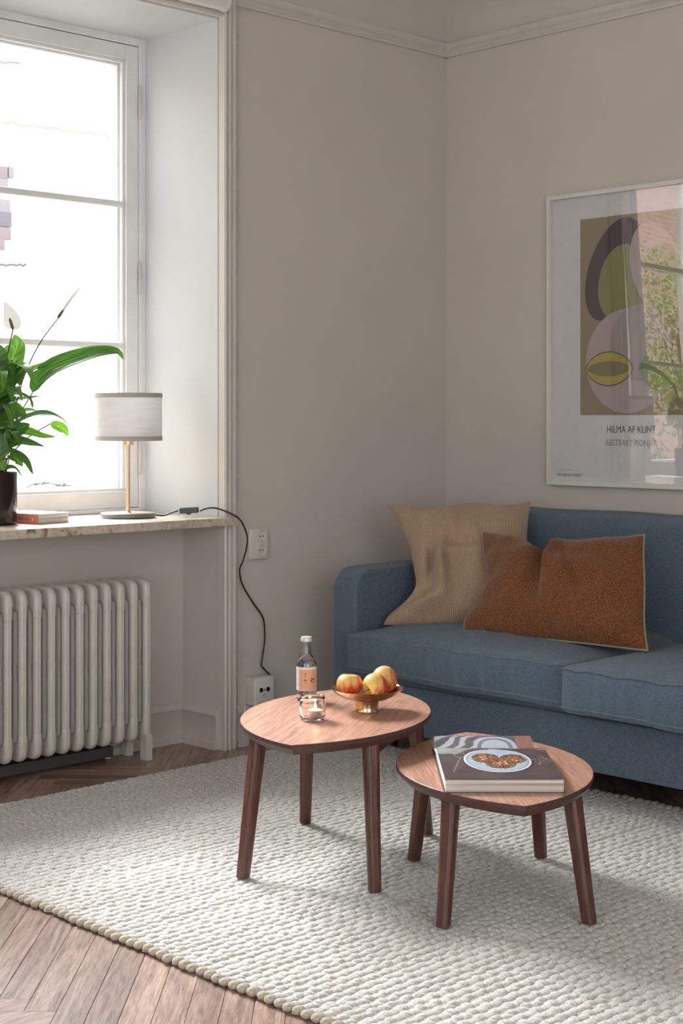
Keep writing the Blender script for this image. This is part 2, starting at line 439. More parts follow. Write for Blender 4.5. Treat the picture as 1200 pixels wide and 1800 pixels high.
st(MB().box(RX0, 0, RY0, 0, CZ, CZ+0.1).build('ceiling', M['ceiling']))

# picture rails (profile in out-from-wall, z)
RP = [(0, 2.452), (0.010, 2.452), (0.014, 2.460), (0.010, 2.466), (0.010, 2.474), (0.018, 2.480), (0.026, 2.490), (0.026, 2.500), (0.014, 2.505), (0, 2.507)]
t1 = MB().prism([(-p, z) for p, z in RP], -1.047, 0.0, axis=0).build('trim_1', M['trim'], auto=50)
st(t1, 'picture rail on the window wall')
t2 = MB().prism([(-p, z) for p, z in RP], RY0, 0.0, axis=1).build('trim_2', M['trim'], auto=50)
st(t2, 'picture rail above the framed poster')
# casing: stepped, fluted board either side of the window opening plus a head board
def casing(x0, x1, z1):
    n = 26; pts = []
    prof = [(0, 0.030), (0.10, 0.034), (0.14, 0.024), (0.20, 0.024), (0.24, 0.034), (0.34, 0.036), (0.38, 0.026), (0.46, 0.022), (0.54, 0.022), (0.60, 0.028), (0.72, 0.030), (0.80, 0.020), (0.90, 0.014), (1.0, 0.012)]
    poly = [(x0+(x1-x0)*u, -d) for u, d in prof]+[(x1, 0), (x0, 0)]
    return MB().prism(poly, 0, z1, axis=2)
c1 = casing(WX1-0.002, -1.047, 2.56).build('trim_3', M['trim'], auto=40); st(c1, 'fluted casing right of the window')
c2 = casing(WX0+0.002, WX0-0.066, 2.56).build('trim_4', M['trim'], auto=40); st(c2)
st(MB().box(WX0, WX1-0.001, -0.024, 0, HEAD, 2.56).build('trim_5', M['trim'], bevel=0.004), 'window head board behind the roller blind')
# baseboards
BP = [(0, 0.0), (0.022, 0.0), (0.022, 0.022), (0.014, 0.026), (0.013, 0.105), (0.019, 0.112), (0.017, 0.124), (0.008, 0.132), (0, 0.134)]
b1 = MB().prism([(-p, z) for p, z in BP], -1.047, 0, axis=0).build('baseboard_left', M['trim'], auto=50); st(b1)
b2 = MB().prism([(-p, z) for p, z in BP], RY0, 0, axis=1).build('baseboard_right', M['trim'], auto=50); st(b2)
b3 = MB().prism([(0.19-p, z) for p, z in BP], WX0, WX1, axis=0).build('baseboard_niche', M['trim'], auto=50); st(b3, 'baseboard behind the radiator')
b4 = MB().prism([(WX1-p, z) for p, z in BP], 0.0, 0.19, axis=1).build('baseboard_reveal', M['trim'], auto=50); st(b4)

# ---- marble sill
s = rbox(WX0+0.001, WX1-0.001, -0.02, 0.42, SILL-0.028, SILL, 0.003, (4, 4, 1), 2)
sill = s.build('trim_6', M['marble'], weld=True, smooth=True); st(sill, 'beige veined marble window sill')
MB().box(WX0-0.045, -1.088, -0.066, -0.0005, SILL-0.028, SILL-0.0001).build('sill_nosing', M['marble'], sill, bevel=0.003)

# ---- windows
def window(name, xa, xb, full=True):
    root = empty(name, ((xa+xb)/2, WD, SILL), kind='structure')
    root['label'] = 'white painted two-sash window with glazing bars' if full else 'white painted window added for fill light further along the wall, out of frame'
    cx = (xa+xb)/2; hw = (xb-xa)/2; z0 = 0.0; z1 = HEAD-SILL
    fr = 0.028
    f = MB()
    f.box(-hw, -hw+fr, -0.005, 0.13, z0, z1); f.box(hw-fr, hw, -0.005, 0.13, z0, z1)
    f.box(-hw+fr, hw-fr, -0.005, 0.13, z1-fr, z1); f.box(-hw+fr, hw-fr, -0.012, 0.13, z0, z0+0.014)
    f.box(-0.03, 0.03, 0.005, 0.13, z0+0.014, z1-fr)
    f.build('frame', M['sash'], root, bevel=0.003)
    # outer masonry reveal lining
    g = MB(); g.box(-hw, hw, 0.13, 0.19, z0-0.01, z0+0.03); g.build('outer_ledge', M['sash'], root)
    for sgn in (-1, 1):
        a, b = (-hw+fr, -0.012) if sgn < 0 else (0.012, hw-fr)
        st_w = 0.052; bot = 0.058; zz0 = z0+0.016; zz1 = z1-fr-0.002
        sm = MB()
        for (yy0, yy1, ex) in ((0.0, 0.030, 0.0), (0.070, 0.095, -0.012)):
            k = st_w+ex
            sm.box(a+0.001, a+k, yy0, yy1, zz0, zz1); sm.box(b-k, b-0.001, yy0, yy1, zz0, zz1)
            sm.box(a+k, b-k, yy0, yy1, zz1-k, zz1); sm.box(a+k, b-k, yy0, yy1, zz0, zz0+bot+ex)
        so = sm.build('sash', M['sash'], root, bevel=0.003)
        # stepped inner bead
        bd = MB(); k = st_w
        for dk, y0, y1 in ((0.010, 0.010, 0.026), (0.018, 0.030, 0.070)):
            bd.box(a+k, a+k+dk, y0, y1, zz0+bot, zz1-k); bd.box(b-k-dk, b-k, y0, y1, zz0+bot, zz1-k)
            bd.box(a+k+dk, b-k-dk, y0, y1, zz1-k-dk, zz1-k); bd.box(a+k+dk, b-k-dk, y0, y1, zz0+bot, zz0+bot+dk)
        bd.build('glazing_bead', M['sash'], so, bevel=0.002)
        ga, gb = a+k+0.010, b-k-0.010; gz0, gz1 = zz0+bot+0.010, zz1-k-0.010
        for q in (1, 2):
            zc = gz0+(gz1-gz0)*q/3
            mm = MB(); mm.box(ga, gb, 0.004, 0.026, zc-0.011, zc+0.011); mm.box(ga, gb, 0.072, 0.092, zc-0.012, zc+0.012)
            mm.build('glazing_bar', M['sash'], so, bevel=0.004)
        for q in range(3):
            h = (gz1-gz0)/3
            MB().box(ga, gb, 0.0155, 0.0165, gz0+q*h+0.011, gz0+(q+1)*h-0.011).build('pane', M['pane'], so)
        if full:
            xh = hw-0.027 if sgn > 0 else -hw+0.027
            for zc in (2.18, 1.57, 0.952):
                h = MB(); prof = [(0.0005, -0.060), (0.004, -0.057), (0.0068, -0.050), (0.0068, -0.001), (0.0052, -0.001), (0.0052, 0.001), (0.0068, 0.001), (0.0068, 0.050), (0.004, 0.057), (0.0005, 0.060)]
                h.lathe(prof, 14, (xh, -0.006, zc-SILL))
                ho = h.build('hinge', M['trim'], so, auto=40)
    return root
win1 = window('window_1', WX0, WX1)
fill_win = window('fill_window', W2X0, W2X1, False)
MB().box(W2X0, W2X1, -0.05, 0.42, SILL-0.028, SILL).build('sill', M['marble'], fill_win).location = (-(W2X0+W2X1)/2, -WD, -SILL)

# ================================================================== FLOOR (herringbone planks)
floor = MB().box(RX0, 0, RY0, 0.19, -0.05, -0.004).build('floor', M['oak_base']); st(floor, 'oiled oak herringbone parquet floor')
PL, PW = 0.48, 0.06
pm = rbox(-PL/2+0.0004, PL/2-0.0004, -PW/2+0.0004, PW/2-0.0004, -0.004, 0.0, 0.0008, (1, 1, 1), 1).mesh('plank', weld=True)
pm.materials.append(M['oak'])
anchor = Vector((-2.789, -1.468)); d1 = Vector((0.7071, 0.7071)); d2 = Vector((0.7071, -0.7071))
def proj(x, y, z=0.0):
    d = (x-CAMX)*FWD.x+(y-CAMY)*FWD.y; r = (x-CAMX)*RGT.x+(y-CAMY)*RGT.y
    if d < 0.3: return None
    return 600+2685*r/d, 739-2685*(z-CAMZ)/d, d
planks = []
# depth-running planks start (lower-left corner) at anchor + k*(W,-W)... classic herringbone lattice
for i in range(-60, 61):
    for j in range(-14, 15):
        # lattice vectors of the herringbone in (d1,d2) units of PW
        n = int(PL/PW)
        a = i*1 + j*n; b = -i*1 + j*n      # (d1, d2) position in widths
        o = anchor+d1*(a*PW)+d2*(b*PW)
        # plank A: along d1, occupying d1 0..L, d2 0..W
        ca = o+d1*PL/2+d2*PW/2
        # plank B: along d2, occupying d2 -? sits below the start of A
        cb = o+d2*(PW-PL/2)-d1*PW/2
        planks.append((ca, 0)); planks.append((cb, 1))
vis = []; hid = []
for c, k in planks:
    if not (RX0-0.1 < c.x < 0.1 and RY0-0.1 < c.y < 0.45): continue
    p = proj(c.x, c.y)
    under_rug = (-2.30 < c.x < -0.85 and -2.5 < c.y < -0.30)
    ok = p is not None and -90 < p[0] < 1290 and p[1] < 1900 and not under_rug
    if ok and c.x > -0.55: ok = False
    (vis if ok else hid).append((c, k, p[2] if p else 99))
vis.sort(key=lambda t: t[2]); hid += vis[300:]; vis = vis[:300]
for c, k, _ in vis:
    o = bpy.data.objects.new('plank', pm); COL.objects.link(o); o.parent = floor
    o.location = (c.x, c.y, random.uniform(-0.0005, 0.0)); o.rotation_euler = (0, 0, (PI/4 if k == 0 else -PI/4)+(PI if random.random() < 0.5 else 0))
hb = MB()
for c, k, _ in hid:
    u = d1 if k == 0 else d2; v = Vector((-u.y, u.x))
    q = [c+u*sx*(PL/2-0.0006)+v*sy*(PW/2-0.0006) for sx, sy in ((-1, -1), (1, -1), (1, 1), (-1, 1))]
    hb.add([(p.x, p.y, -0.004) for p in q]+[(p.x, p.y, -0.0003) for p in q], [(4, 5, 6, 7), (0, 1, 5, 4), (1, 2, 6, 5), (2, 3, 7, 6), (3, 0, 4, 7)])
hp = hb.build('far_planks', M['oak'], floor); hp['kind'] = 'stuff'

# ================================================================== RUG
RX = (-2.445, -0.72); RYY = (-2.62, -0.155)
rug = empty('woven_rug', ((RX[0]+RX[1])/2, (RYY[0]+RYY[1])/2, 0), label='large off-white chunky woven wool rug on the parquet', cat='rug')
ox, oy = rug.location.x, rug.location.y
MB().box(RX[0]+0.008-ox, RX[1]-0.008-ox, RYY[0]-oy, RYY[1]-oy, 0.0, 0.0075).build('backing', M['wool_end'], rug)
def ell_template(seg=8, rings=3):
    v = [(0, 0, 1)]
    for r in range(1, rings+1):
        ph = (PI*0.5+0.25)*r/rings
        for k in range(seg):
            a = 2*PI*k/seg; v.append((math.sin(ph)*math.cos(a), math.sin(ph)*math.sin(a), math.cos(ph)))
    f = [(0, 1+k, 1+(k+1) % seg) for k in range(seg)]
    q = []
    for r in range(rings-1):
        for k in range(seg):
            a = 1+r*seg+k; b = 1+r*seg+(k+1) % seg; q.append((a, a+seg, b+seg, b))
    return np.array(v), f, q
tv, tf, tq = ell_template()
ROW = 0.0252; nrow = int((RYY[1]-RYY[0])/ROW)
verts = []; tris = []; quads = []; cnt = 0
edge = []
y = RYY[1]-ROW/2
for r in range(nrow):
    thick = 1.0+0.10*math.sin(r*1.7)+rng.uniform(-0.1, 0.1)
    pitch = 0.0215+rng.uniform(-0.0015, 0.002)
    x = RX[0]+0.012+(0.5*pitch if r % 2 else 0.0)
    yj = y+rng.uniform(-0.001, 0.001)
    edge.append((RX[0]+0.004+rng.uniform(-0.004, 0.004), yj))
    edge.append((RX[1]-0.004+rng.uniform(-0.004, 0.004), yj))
    ph = rng.uniform(0, 6); kk = 0
    while x < RX[1]-0.008:
        sx = pitch*0.74*rng.uniform(0.95, 1.12); sy = ROW*0.56*thick*rng.uniform(0.9, 1.08); sz = 0.0090*rng.uniform(0.88, 1.08)
        a = -0.34+rng.uniform(-0.12, 0.12); ca, sa = math.cos(a), math.sin(a)
        kk += 1; yy = yj+0.0012*math.sin(x*9+ph)+(0.0026 if kk % 2 else -0.0026)+rng.uniform(-0.0012, 0.0012)
        p = tv*np.array((sx, sy, sz)); X = p[:, 0]*ca-p[:, 1]*sa+x-ox; Y = p[:, 0]*sa+p[:, 1]*ca+yy-oy; Z = p[:, 2]+0.0042
        verts.append(np.stack((X, Y, Z), 1))
        tris.append(np.array(tf)+cnt); quads.append(np.array(tq)+cnt); cnt += len(tv)
        x += pitch*rng.uniform(0.95, 1.05)
    y -= ROW
V = np.concatenate(verts); Tt = np.concatenate(tris); Q = np.concatenate(quads)
me = bpy.data.meshes.new('yarn_loops'); me.vertices.add(len(V)); me.vertices.foreach_set('co', V.astype(np.float32).ravel())
me.loops.add(Tt.size+Q.size); me.loops.foreach_set('vertex_index', np.concatenate((Tt.ravel(), Q.ravel())).astype(np.int32))
me.polygons.add(len(Tt)+len(Q))
ls = np.concatenate((np.arange(len(Tt))*3, Tt.size+np.arange(len(Q))*4)).astype(np.int32)
me.polygons.foreach_set('loop_start', ls); me.polygons.foreach_set('use_smooth', np.ones(len(ls), dtype=bool))
me.update(calc_edges=True); me.validate()
yl = link('yarn_loops', me, M['wool'], rug); yl['kind'] = 'stuff'
em = MB().lathe([(0.0005, -0.006), (0.007, -0.0055), (0.0115, -0.001), (0.0125, 0.003), (0.0105, 0.0075), (0.006, 0.0102), (0.0005, 0.011)], 10).mesh('edge_loop', smooth=True)
em.materials.append(M['wool_end'])
for ex, ey in edge:
    o = bpy.data.objects.new('edge_loop', em); COL.objects.link(o); o.parent = rug
    o.location = (ex-ox, ey-oy, 0.0065); o.rotation_euler = (0, 0, random.uniform(0, 6)); k = random.uniform(0.88, 1.02); o.scale = (k*1.2, k, k*random.uniform(0.9, 1.05))
    o.rotation_euler = (0, 0, random.uniform(-0.3, 0.5))

# ================================================================== SOFA
sofa = empty('sofa', (-0.45, -1.27, 0), label='slate blue fabric sofa against the right wall', cat='sofa')
SX, SY = -0.45, -1.27
def place(o): o.location = (-SX, -SY, 0); return o
AZ = 0.607
def arm(y0, y1):
    r = 0.075; prof = []
    x0, x1 = -0.875, -0.03
    for k in range(9):
        a = PI/2*k/8; prof.append((x0+r-r*math.cos(a), AZ-0.004-r+r*math.sin(a)))
    N = 12
    for k in range(1, N+1): prof.append((x0+r+(x1-x0-r)*k/N, AZ-0.004+0.006*k/N))
    poly = [(x0, 0.10), (x0, 0.3)]+prof+[(x1, 0.10)]
    mb = MB().prism(poly, y0, y1, axis=1)
    return mb
for y0, y1 in ((-0.397, -0.288), (-2.25, -2.141)):
    a = place(arm(y0, y1).build('arm', M['sofa'], sofa, bevel=0.014, seg=3, auto=50))
    # piping seam on the inner side of the arm
    yy = y0 if y0 > -1 else y1
    pts = [(-0.871, yy+0.004*(1 if y0 > -1 else -1), 0.11), (-0.871, yy+0.002, 0.3)]
    for k in range(9):
        an = PI/2*k/8; pts.append((-0.871+0.071-0.071*math.cos(an), yy+(0.003 if y0 > -1 else -0.003), AZ-0.010-0.071+0.071*math.sin(an)))
    pts.append((-0.05, yy+0.002, AZ-0.004))
    MB().tube(pts, 0.0028, 6).build('seam', M['sofa_seam'], a)
# base
def fb(p, uc, d): return p
place(rbox(-0.872, -0.03, -2.145, -0.393, 0.105, 0.255, 0.008, (4, 8, 2), 2).build('base', M['sofa'], sofa, weld=True, smooth=True))
place(rbox(-0.865, -0.25, -2.145, -0.393, 0.2555, 0.283, 0.004, (3, 6, 1), 2).build('seat_deck', M['sofa'], sofa, weld=True, smooth=True))
# back
def bfn(p, uc, d):
    q = p.copy()
    t = (p.z-0.26)/(0.78-0.26)
    if uc[0] < 0: q.x += 0.10*t*(1-0*uc[0])*(-uc[0])*0.9 + 0.004*nz(p.y*3, p.z*4)
    if uc[2] > 0.8: q.z += 0.004*nz(p.y*4, 3)
    return q
back = place(rbox(-0.375, -0.035, -2.14, -0.398, 0.26, 0.775, 0.045, (4, 26, 10), 5, bfn).build('back', M['sofa'], sofa, weld=True, smooth=True))
pts = [(-0.085-0.20, -2.1, 0.765), (-0.285, -0.44, 0.765)]
MB().tube([(-0.262, -2.1, 0.7715), (-0.262, -1.5, 0.7725), (-0.262, -0.9, 0.7715), (-0.262, -0.44, 0.7715)], 0.002, 6).build('seam', M['sofa_seam'], back)
# seat cushions
def seat(y0, y1, seed, x0=-0.925, z0=0.284, rc=0.016, cut=0.0):
    x1, z1 = -0.28, 0.404
    def fn(p, uc, d):
        q = p.copy(); u, v, w = uc
        e = max(0.0, 1-abs(v)**2.6); ex = (1-max(0, -u)**5)
        if u < 0 and cut: q.x += cut*max(0.0, -v)**7*(-u)**2; q.x += 0.010*max(0.0, v)**6*0
        if w < 0: q.z -= 0.008*(-w)*(0.5-0.5*v)*(1 if u < 0 else 0.2)
        if w > -0.2: q.z += 0.036*e**0.7*max(0.0, ex)*(0.5+0.5*w)*max(0.0, min(1, (1-abs(v))*6))
        # belly of the front face
        if u < -0.8: q.x -= 0.014*e*(1-w*w*0.7)
        # puckers: vertical folds on the front, diagonal drag on the top
        if u < -0.5:
            q.x += 0.006*nz(p.y*24+seed, p.z*5)*(1-abs(w)*0.3) + 0.003*nz(p.y*60+seed, p.z*8)
        q.z += (0.006*nz(p.y*13+p.x*9+seed, p.x*3) + 0.004*nz(p.y*34+p.x*20, p.x*6+seed))*(1 if w > 0.5 else 0.25)
        q.z += -0.006*max(0, -w)*math.cos(v*PI*2)*0.4
        return q
    mb = rbox(x0, x1, y0, y1, z0, z1, rc, (26, 60, 8), 4, fn)
    c = place(mb.build('seat_cushion', M['sofa'], sofa, weld=True, smooth=True))
    # seams top and bottom of the front face, following the cushion
    for zz, w in ((z1-0.006, 1), (z0+0.018, -1)):
        pts = []
        for k in range(61):
            yv = y0+0.006+(y1-y0-0.012)*k/60
            uc = [-1, (yv-y0)/(y1-y0)*2-1, (zz-z0)/(z1-z0)*2-1]
            p = fn(Vector((x0, yv, zz)), uc, None); off = 0.002 if w > 0 else -0.0002
            pts.append((p.x+(0.0012 if w > 0 else -0.0005), p.y, p.z+(0 if w > 0 else 0)))
        MB().tube(pts, 0.0021, 6).build('seam', M['sofa_seam'], c)
    return c
seat(-1.268, -0.402, 1.3, cut=0.018); seat(-2.136, -1.274, 9.1, x0=-0.957, z0=0.276, rc=0.022)
for lx in (-0.66, -0.09):
    for ly in (-0.35, -2.19):
        place(MB().lathe([(0.001, 0.0), (0.018, 0.0), (0.024, 0.105), (0.001, 0.105)], 16, (lx, ly, 0)).build('leg', M['black'], sofa, smooth=False))

# ---- cushions
def pillow(name, TL, TR, BL, BR, thick, m, nu=72, nv=56, edge=None, creases=None, pipe=None, seed=0.0, pinch=(0.03, 0.03, 0.03, 0.03), label='', cat='cushion'):
    TL, TR, BL, BR = map(Vector, (TL, TR, BL, BR)); c0 = (TL+TR+BL+BR)/4
    base = Vector((c0.x, c0.y, min(BL.z, BR.z)))
    ux = ((TR-TL)+(BR-BL)).normalized(); uy = ((TL-BL)+(TR-BR)).normalized(); n = ux.cross(uy).normalized()
    if n.dot(FWD) > 0: n = -n          # n faces the camera side
    wid = (TR-TL).length; hei = (TL-BL).length
    def surf(u, v, side):
        # u,v in -1..1
        a, b = (u+1)/2, (v+1)/2
        p = (BL*(1-a)+BR*a)*(1-b)+(TL*(1-a)+TR*a)*b
        l, r_, bo, to = pinch
        p = p + ux*(l*(1-v*v)**1.0*(1-a)**2) - ux*(r_*(1-v*v)*a**2) + uy*(bo*(1-u*u)*(1-b)**2) - uy*(to*(1-u*u)*b**2)
        if edge: 
            dx, dy = edge(u, v); p = p+ux*dx+uy*dy
        h = max(0.0, (1-u**4))**0.62*max(0.0, (1-v**4))**0.62
        h = thick*0.5*h*(0.62+0.38*(1-u*u)*(1-v*v))
        k = h*side
        k += 0.004*nz(u*2.2+seed, v*2.2)*h/thick*2
        if creases and side > 0:
            k += 2.6*creases(u, v)*min(1.0, h/(thick*0.18))
        return p+n*k
    root = empty(name, base, label=label, cat=cat)
    def rel(p): return (p.x-base.x, p.y-base.y, p.z-base.z)
    mb = MB(); 
    def cs(t):  # finer sampling near the borders
        return math.sin((t-0.5)*PI)
    for side in (1, -1):
        mb.grid(lambda s_, t_: rel(surf(cs(s_), cs(t_), side)), nu, nv)
    body = mb.build('cover', m, root, weld=True, smooth=True)
    loop = [(cs(i/60), -1) for i in range(60)]+[(1, cs(i/40)) for i in range(40)]+[(-cs(i/60), 1) for i in range(60)]+[(-1, -cs(i/40)) for i in range(41)]
    pts = [rel(surf(u, v, 1)) for u, v in loop]
    if pipe: MB().tube(pts, 0.0034, 7, caps=False).build('piping', pipe, root, smooth=True)
    else: MB().tube(pts, 0.0016, 5, caps=False).build('seam', m, root, smooth=True)
    return root
def g(x, s): return math.exp(-(x/s)**2)
def beige_cr(u, v):
    k = 0
    # long soft fold from the centre left down to the lower left
    xc = -0.48+0.10*math.sin(v*2.0); 
    if v < 0.45: k += 0.020*g(u-(-0.40+0.16*abs(v+0.1)), 0.10)*g(v+0.25, 0.42)
    k -= 0.020*g(u-(-0.58+0.05*v), 0.11)*g(v+0.10, 0.34)
    k -= 0.014*g(u+0.72, 0.18)*g(v+0.62, 0.12)
    k += 0.012*g(u+0.55, 0.25)*g(v+0.72, 0.10)
    k += 0.006*g(v-0.06, 0.05)*(1 if u > -0.3 else g(u+0.3, 0.1)) - 0.008*g(v-0.13, 0.05)*(1 if u > -0.3 else g(u+0.3, 0.1))
    k += 0.005*nz(u*3, v*3+4)
    k -= 0.006*g(u-0.0, 0.06)*g(v-0.6, 0.4)
    return k
def beige_edge(u, v):
    dx = 0; dy = 0
    if u < 0: dx += 0.022*math.exp(-((v+0.42)/0.30)**2)*(-u)**4 - 0.020*math.exp(-((v+0.86)/0.2)**2)*(-u)**4
    if v > 0: dy += 0.006*math.sin(u*6+0.5)*v**3
    return dx, dy
pb = pillow('throw_pillow', (-0.62, -0.285, 0.789), (-0.335, -0.675, 0.808), (-0.79, -0.457, 0.424), (-0.50, -0.862, 0.428), 0.20, M['linen'], edge=beige_edge, creases=beige_cr, seed=2.0,
       pinch=(0.085, 0.03, 0.0, 0.004), label='beige square linen pillow leaning in the sofa corner')
def rust_cr(u, v):
    k = 0
    k -= 0.032*g(u-(-0.10-0.10*(0.5-v)), 0.09)*g(v-0.75, 0.75)
    k += 0.014*g(u-(0.02-0.08*(0.5-v)), 0.05)*g(v-0.55, 0.40)
    k -= 0.008*g((u-0.30)+0.35*(v-0.1), 0.05)*g(v-0.15, 0.35)
    k += 0.006*nz(u*3+5, v*3)
    k -= 0.006*g(u+0.12, 0.05)*g(v+0.25, 0.3)
    return k
def rust_edge(u, v):
    b = max(0.0, v); dy = -0.050*g(u+0.22, 0.16)*b**3 - 0.012*g(u+0.1, 0.45)*b**3 + 0.004*math.sin(u*13)*b**4*(1-u*u) - 0.012*(1-u*u)*b**3
    dx = 0.0
    if u < 0: dx = 0.030*math.exp(-((v+0.10)/0.5)**2)*(-u)**4 - 0.030*math.exp(-((v+0.75)/0.30)**2)*(-u)**4
    if u > 0: dx = 0.014*math.exp(-((v-0.1)/0.6)**2)*u**4
    return dx, dy
pr = pillow('throw_pillow', (-0.565, -0.664, 0.722), (-0.49, -1.232, 0.738), (-0.775, -0.787, 0.430), (-0.705, -1.392, 0.432), 0.19, M['boucle'], nu=90, edge=rust_edge, creases=rust_cr, pipe=M['piping'], seed=7.0,
       pinch=(0.018, 0.018, 0.004, 0.012), label='rust brown oblong pillow with sage green piping on the sofa seat')

# ================================================================== FRAMED POSTER
FY0, FY1, FZ0, FZ1 = -0.501, -1.231, 0.852, 1.873
fp = empty('framed_poster', (-0.002, (FY0+FY1)/2, FZ0), label='large white framed exhibition poster hanging above the sofa', cat='picture')
FC = (FY0+FY1)/2
def B(x0, x1, y0, y1, z0, z1): return MB().box(x0, x1, y0-FC, y1-FC, z0-FZ0, z1-FZ0)
fw = 0.012; fd = -0.028
f = MB()
for a in ((FY0, FY0-fw, FZ0, FZ1), (FY1+fw, FY1, FZ0, FZ1), (FY0-fw, FY1+fw, FZ1-fw-0.004, FZ1), (FY0-fw, FY1+fw, FZ0, FZ0+fw+0.004)):
    f.box(fd, 0, a[0]-FC, a[1]-FC, a[2]-FZ0, a[3]-FZ0)
f.build('frame', M['frame_white'], fp, bevel=0.0015)
B(-0.006, -0.001, FY0-0.005, FY1+0.005, FZ0+0.005, FZ1-0.005).build('poster', plain('poster_paper', (0.70, 0.69, 0.69, 1), 0.7), fp)
def tob(u, v, x): return (x, FY0-u-FC, v)        # u right from the left edge, v up from the bottom
art = MB(); 
def poly2(name, pts, col, lay, m=None):
    mb = MB(); x = -0.0062-0.00025*lay
    mb.add([tob(u, v, x) for u, v in pts], [tuple(range(len(pts)))])
    return mb.build(name, m or plain(name+'_ink', col, 0.75), fp, recalc=False)
U0, U1, V0, V1 = 0.133, 0.597, 0.246, 0.928
def shape(name, fn, col, lay, n=72):
    pts = [fn(2*PI*k/n) for k in range(n)]
    pts = [(min(max(u, U0), U1), min(max(v, V0), V1)) for u, v in pts]
    return poly2(name, pts, col, lay)
def ell(cu, cv, a, b, rot=0, e=1.0):
    def fn(t):
        x = a*math.copysign(abs(math.cos(t))**e, math.cos(t)); y = b*math.copysign(abs(math.sin(t))**e, math.sin(t))
        return cu+x*math.cos(rot)-y*math.sin(rot), cv+x*math.sin(rot)+y*math.cos(rot)
    return fn
poly2('print_field', [(U0, V0), (U1, V0), (U1, V1), (U0, V1)], srgb(146, 131, 108), 0)
shape('print_shape', ell(0.275, 0.745, 0.105, 0.185, -0.42), srgb(72, 62, 64), 1)
shape('print_shape', ell(0.300, 0.700, 0.088, 0.130, -0.25), srgb(134, 134, 82), 2)
shape('print_shape', ell(0.450, 0.735, 0.100, 0.165, 0.35), srgb(176, 160, 156), 3)
shape('print_shape', ell(0.480, 0.700, 0.080, 0.120, 0.2), srgb(140, 140, 96), 4)
shape('print_shape', ell(0.330, 0.430, 0.172, 0.178, 0), srgb(176, 162, 162), 5)
shape('print_shape', ell(0.385, 0.490, 0.125, 0.130, 0), srgb(160, 148, 146), 6)
def lens(cu, cv, a, b):
    def fn(t):
        x = a*math.cos(t); y = b*math.sin(t)*abs(math.sin(t))**0.35
        return cu+x, cv+y
    return fn
shape('print_shape', lens(0.255, 0.405, 0.100, 0.060), srgb(70, 60, 62), 7)
shape('print_shape', lens(0.255, 0.405, 0.097, 0.056), srgb(178, 162, 74), 8)
shape('print_shape', lens(0.255, 0.405, 0.092, 0.026), srgb(128, 118, 86), 9)
shape('print_shape', ell(0.470, 0.400, 0.085, 0.075, 0), srgb(134, 140, 96), 10)
def ptext(body, u, v, size, m, align='LEFT', sx=1.0):
    p = tob(u, v, -0.0064)
    return text('lettering', body, size, m, fp, frame_mat(p, (0, -1, 0), (0, 0, 1), (-1, 0, 0)), 0.00005, align, sx)
ptext('HILMA AF KLINT', 0.345, 0.186, 0.034, M['ink'], 'CENTER', 0.80)
ptext('ABSTRAKT PIONJÄR', 0.345, 0.141, 0.031, M['grey_ink'], 'CENTER', 0.76)
ptext('Moderna Museet 16 februari – 26 maj 2013', 0.033, 0.052, 0.0058, M['grey_ink'])
ptext('MODERNA MUSEET', 0.033, 0.032, 0.014, M['ink'], sx=0.88)
# slightly bowed acrylic sheet
gl = MB()
def gfn(s_, t_):
    yy = FY0-fw*0.5-(abs(FY1-FY0)-fw)*s_; zz = 0.006+(FZ1-FZ0-0.012)*t_
    x = -0.0135-0.0035*s_-0.0045*t_ + 0.0012*math.sin(s_*5+t_*3)
    return (x, yy-FC, zz)
gl.grid(gfn, 24, 24)
gl.build('glazing', M['picglass'], fp, smooth=True, recalc=False)

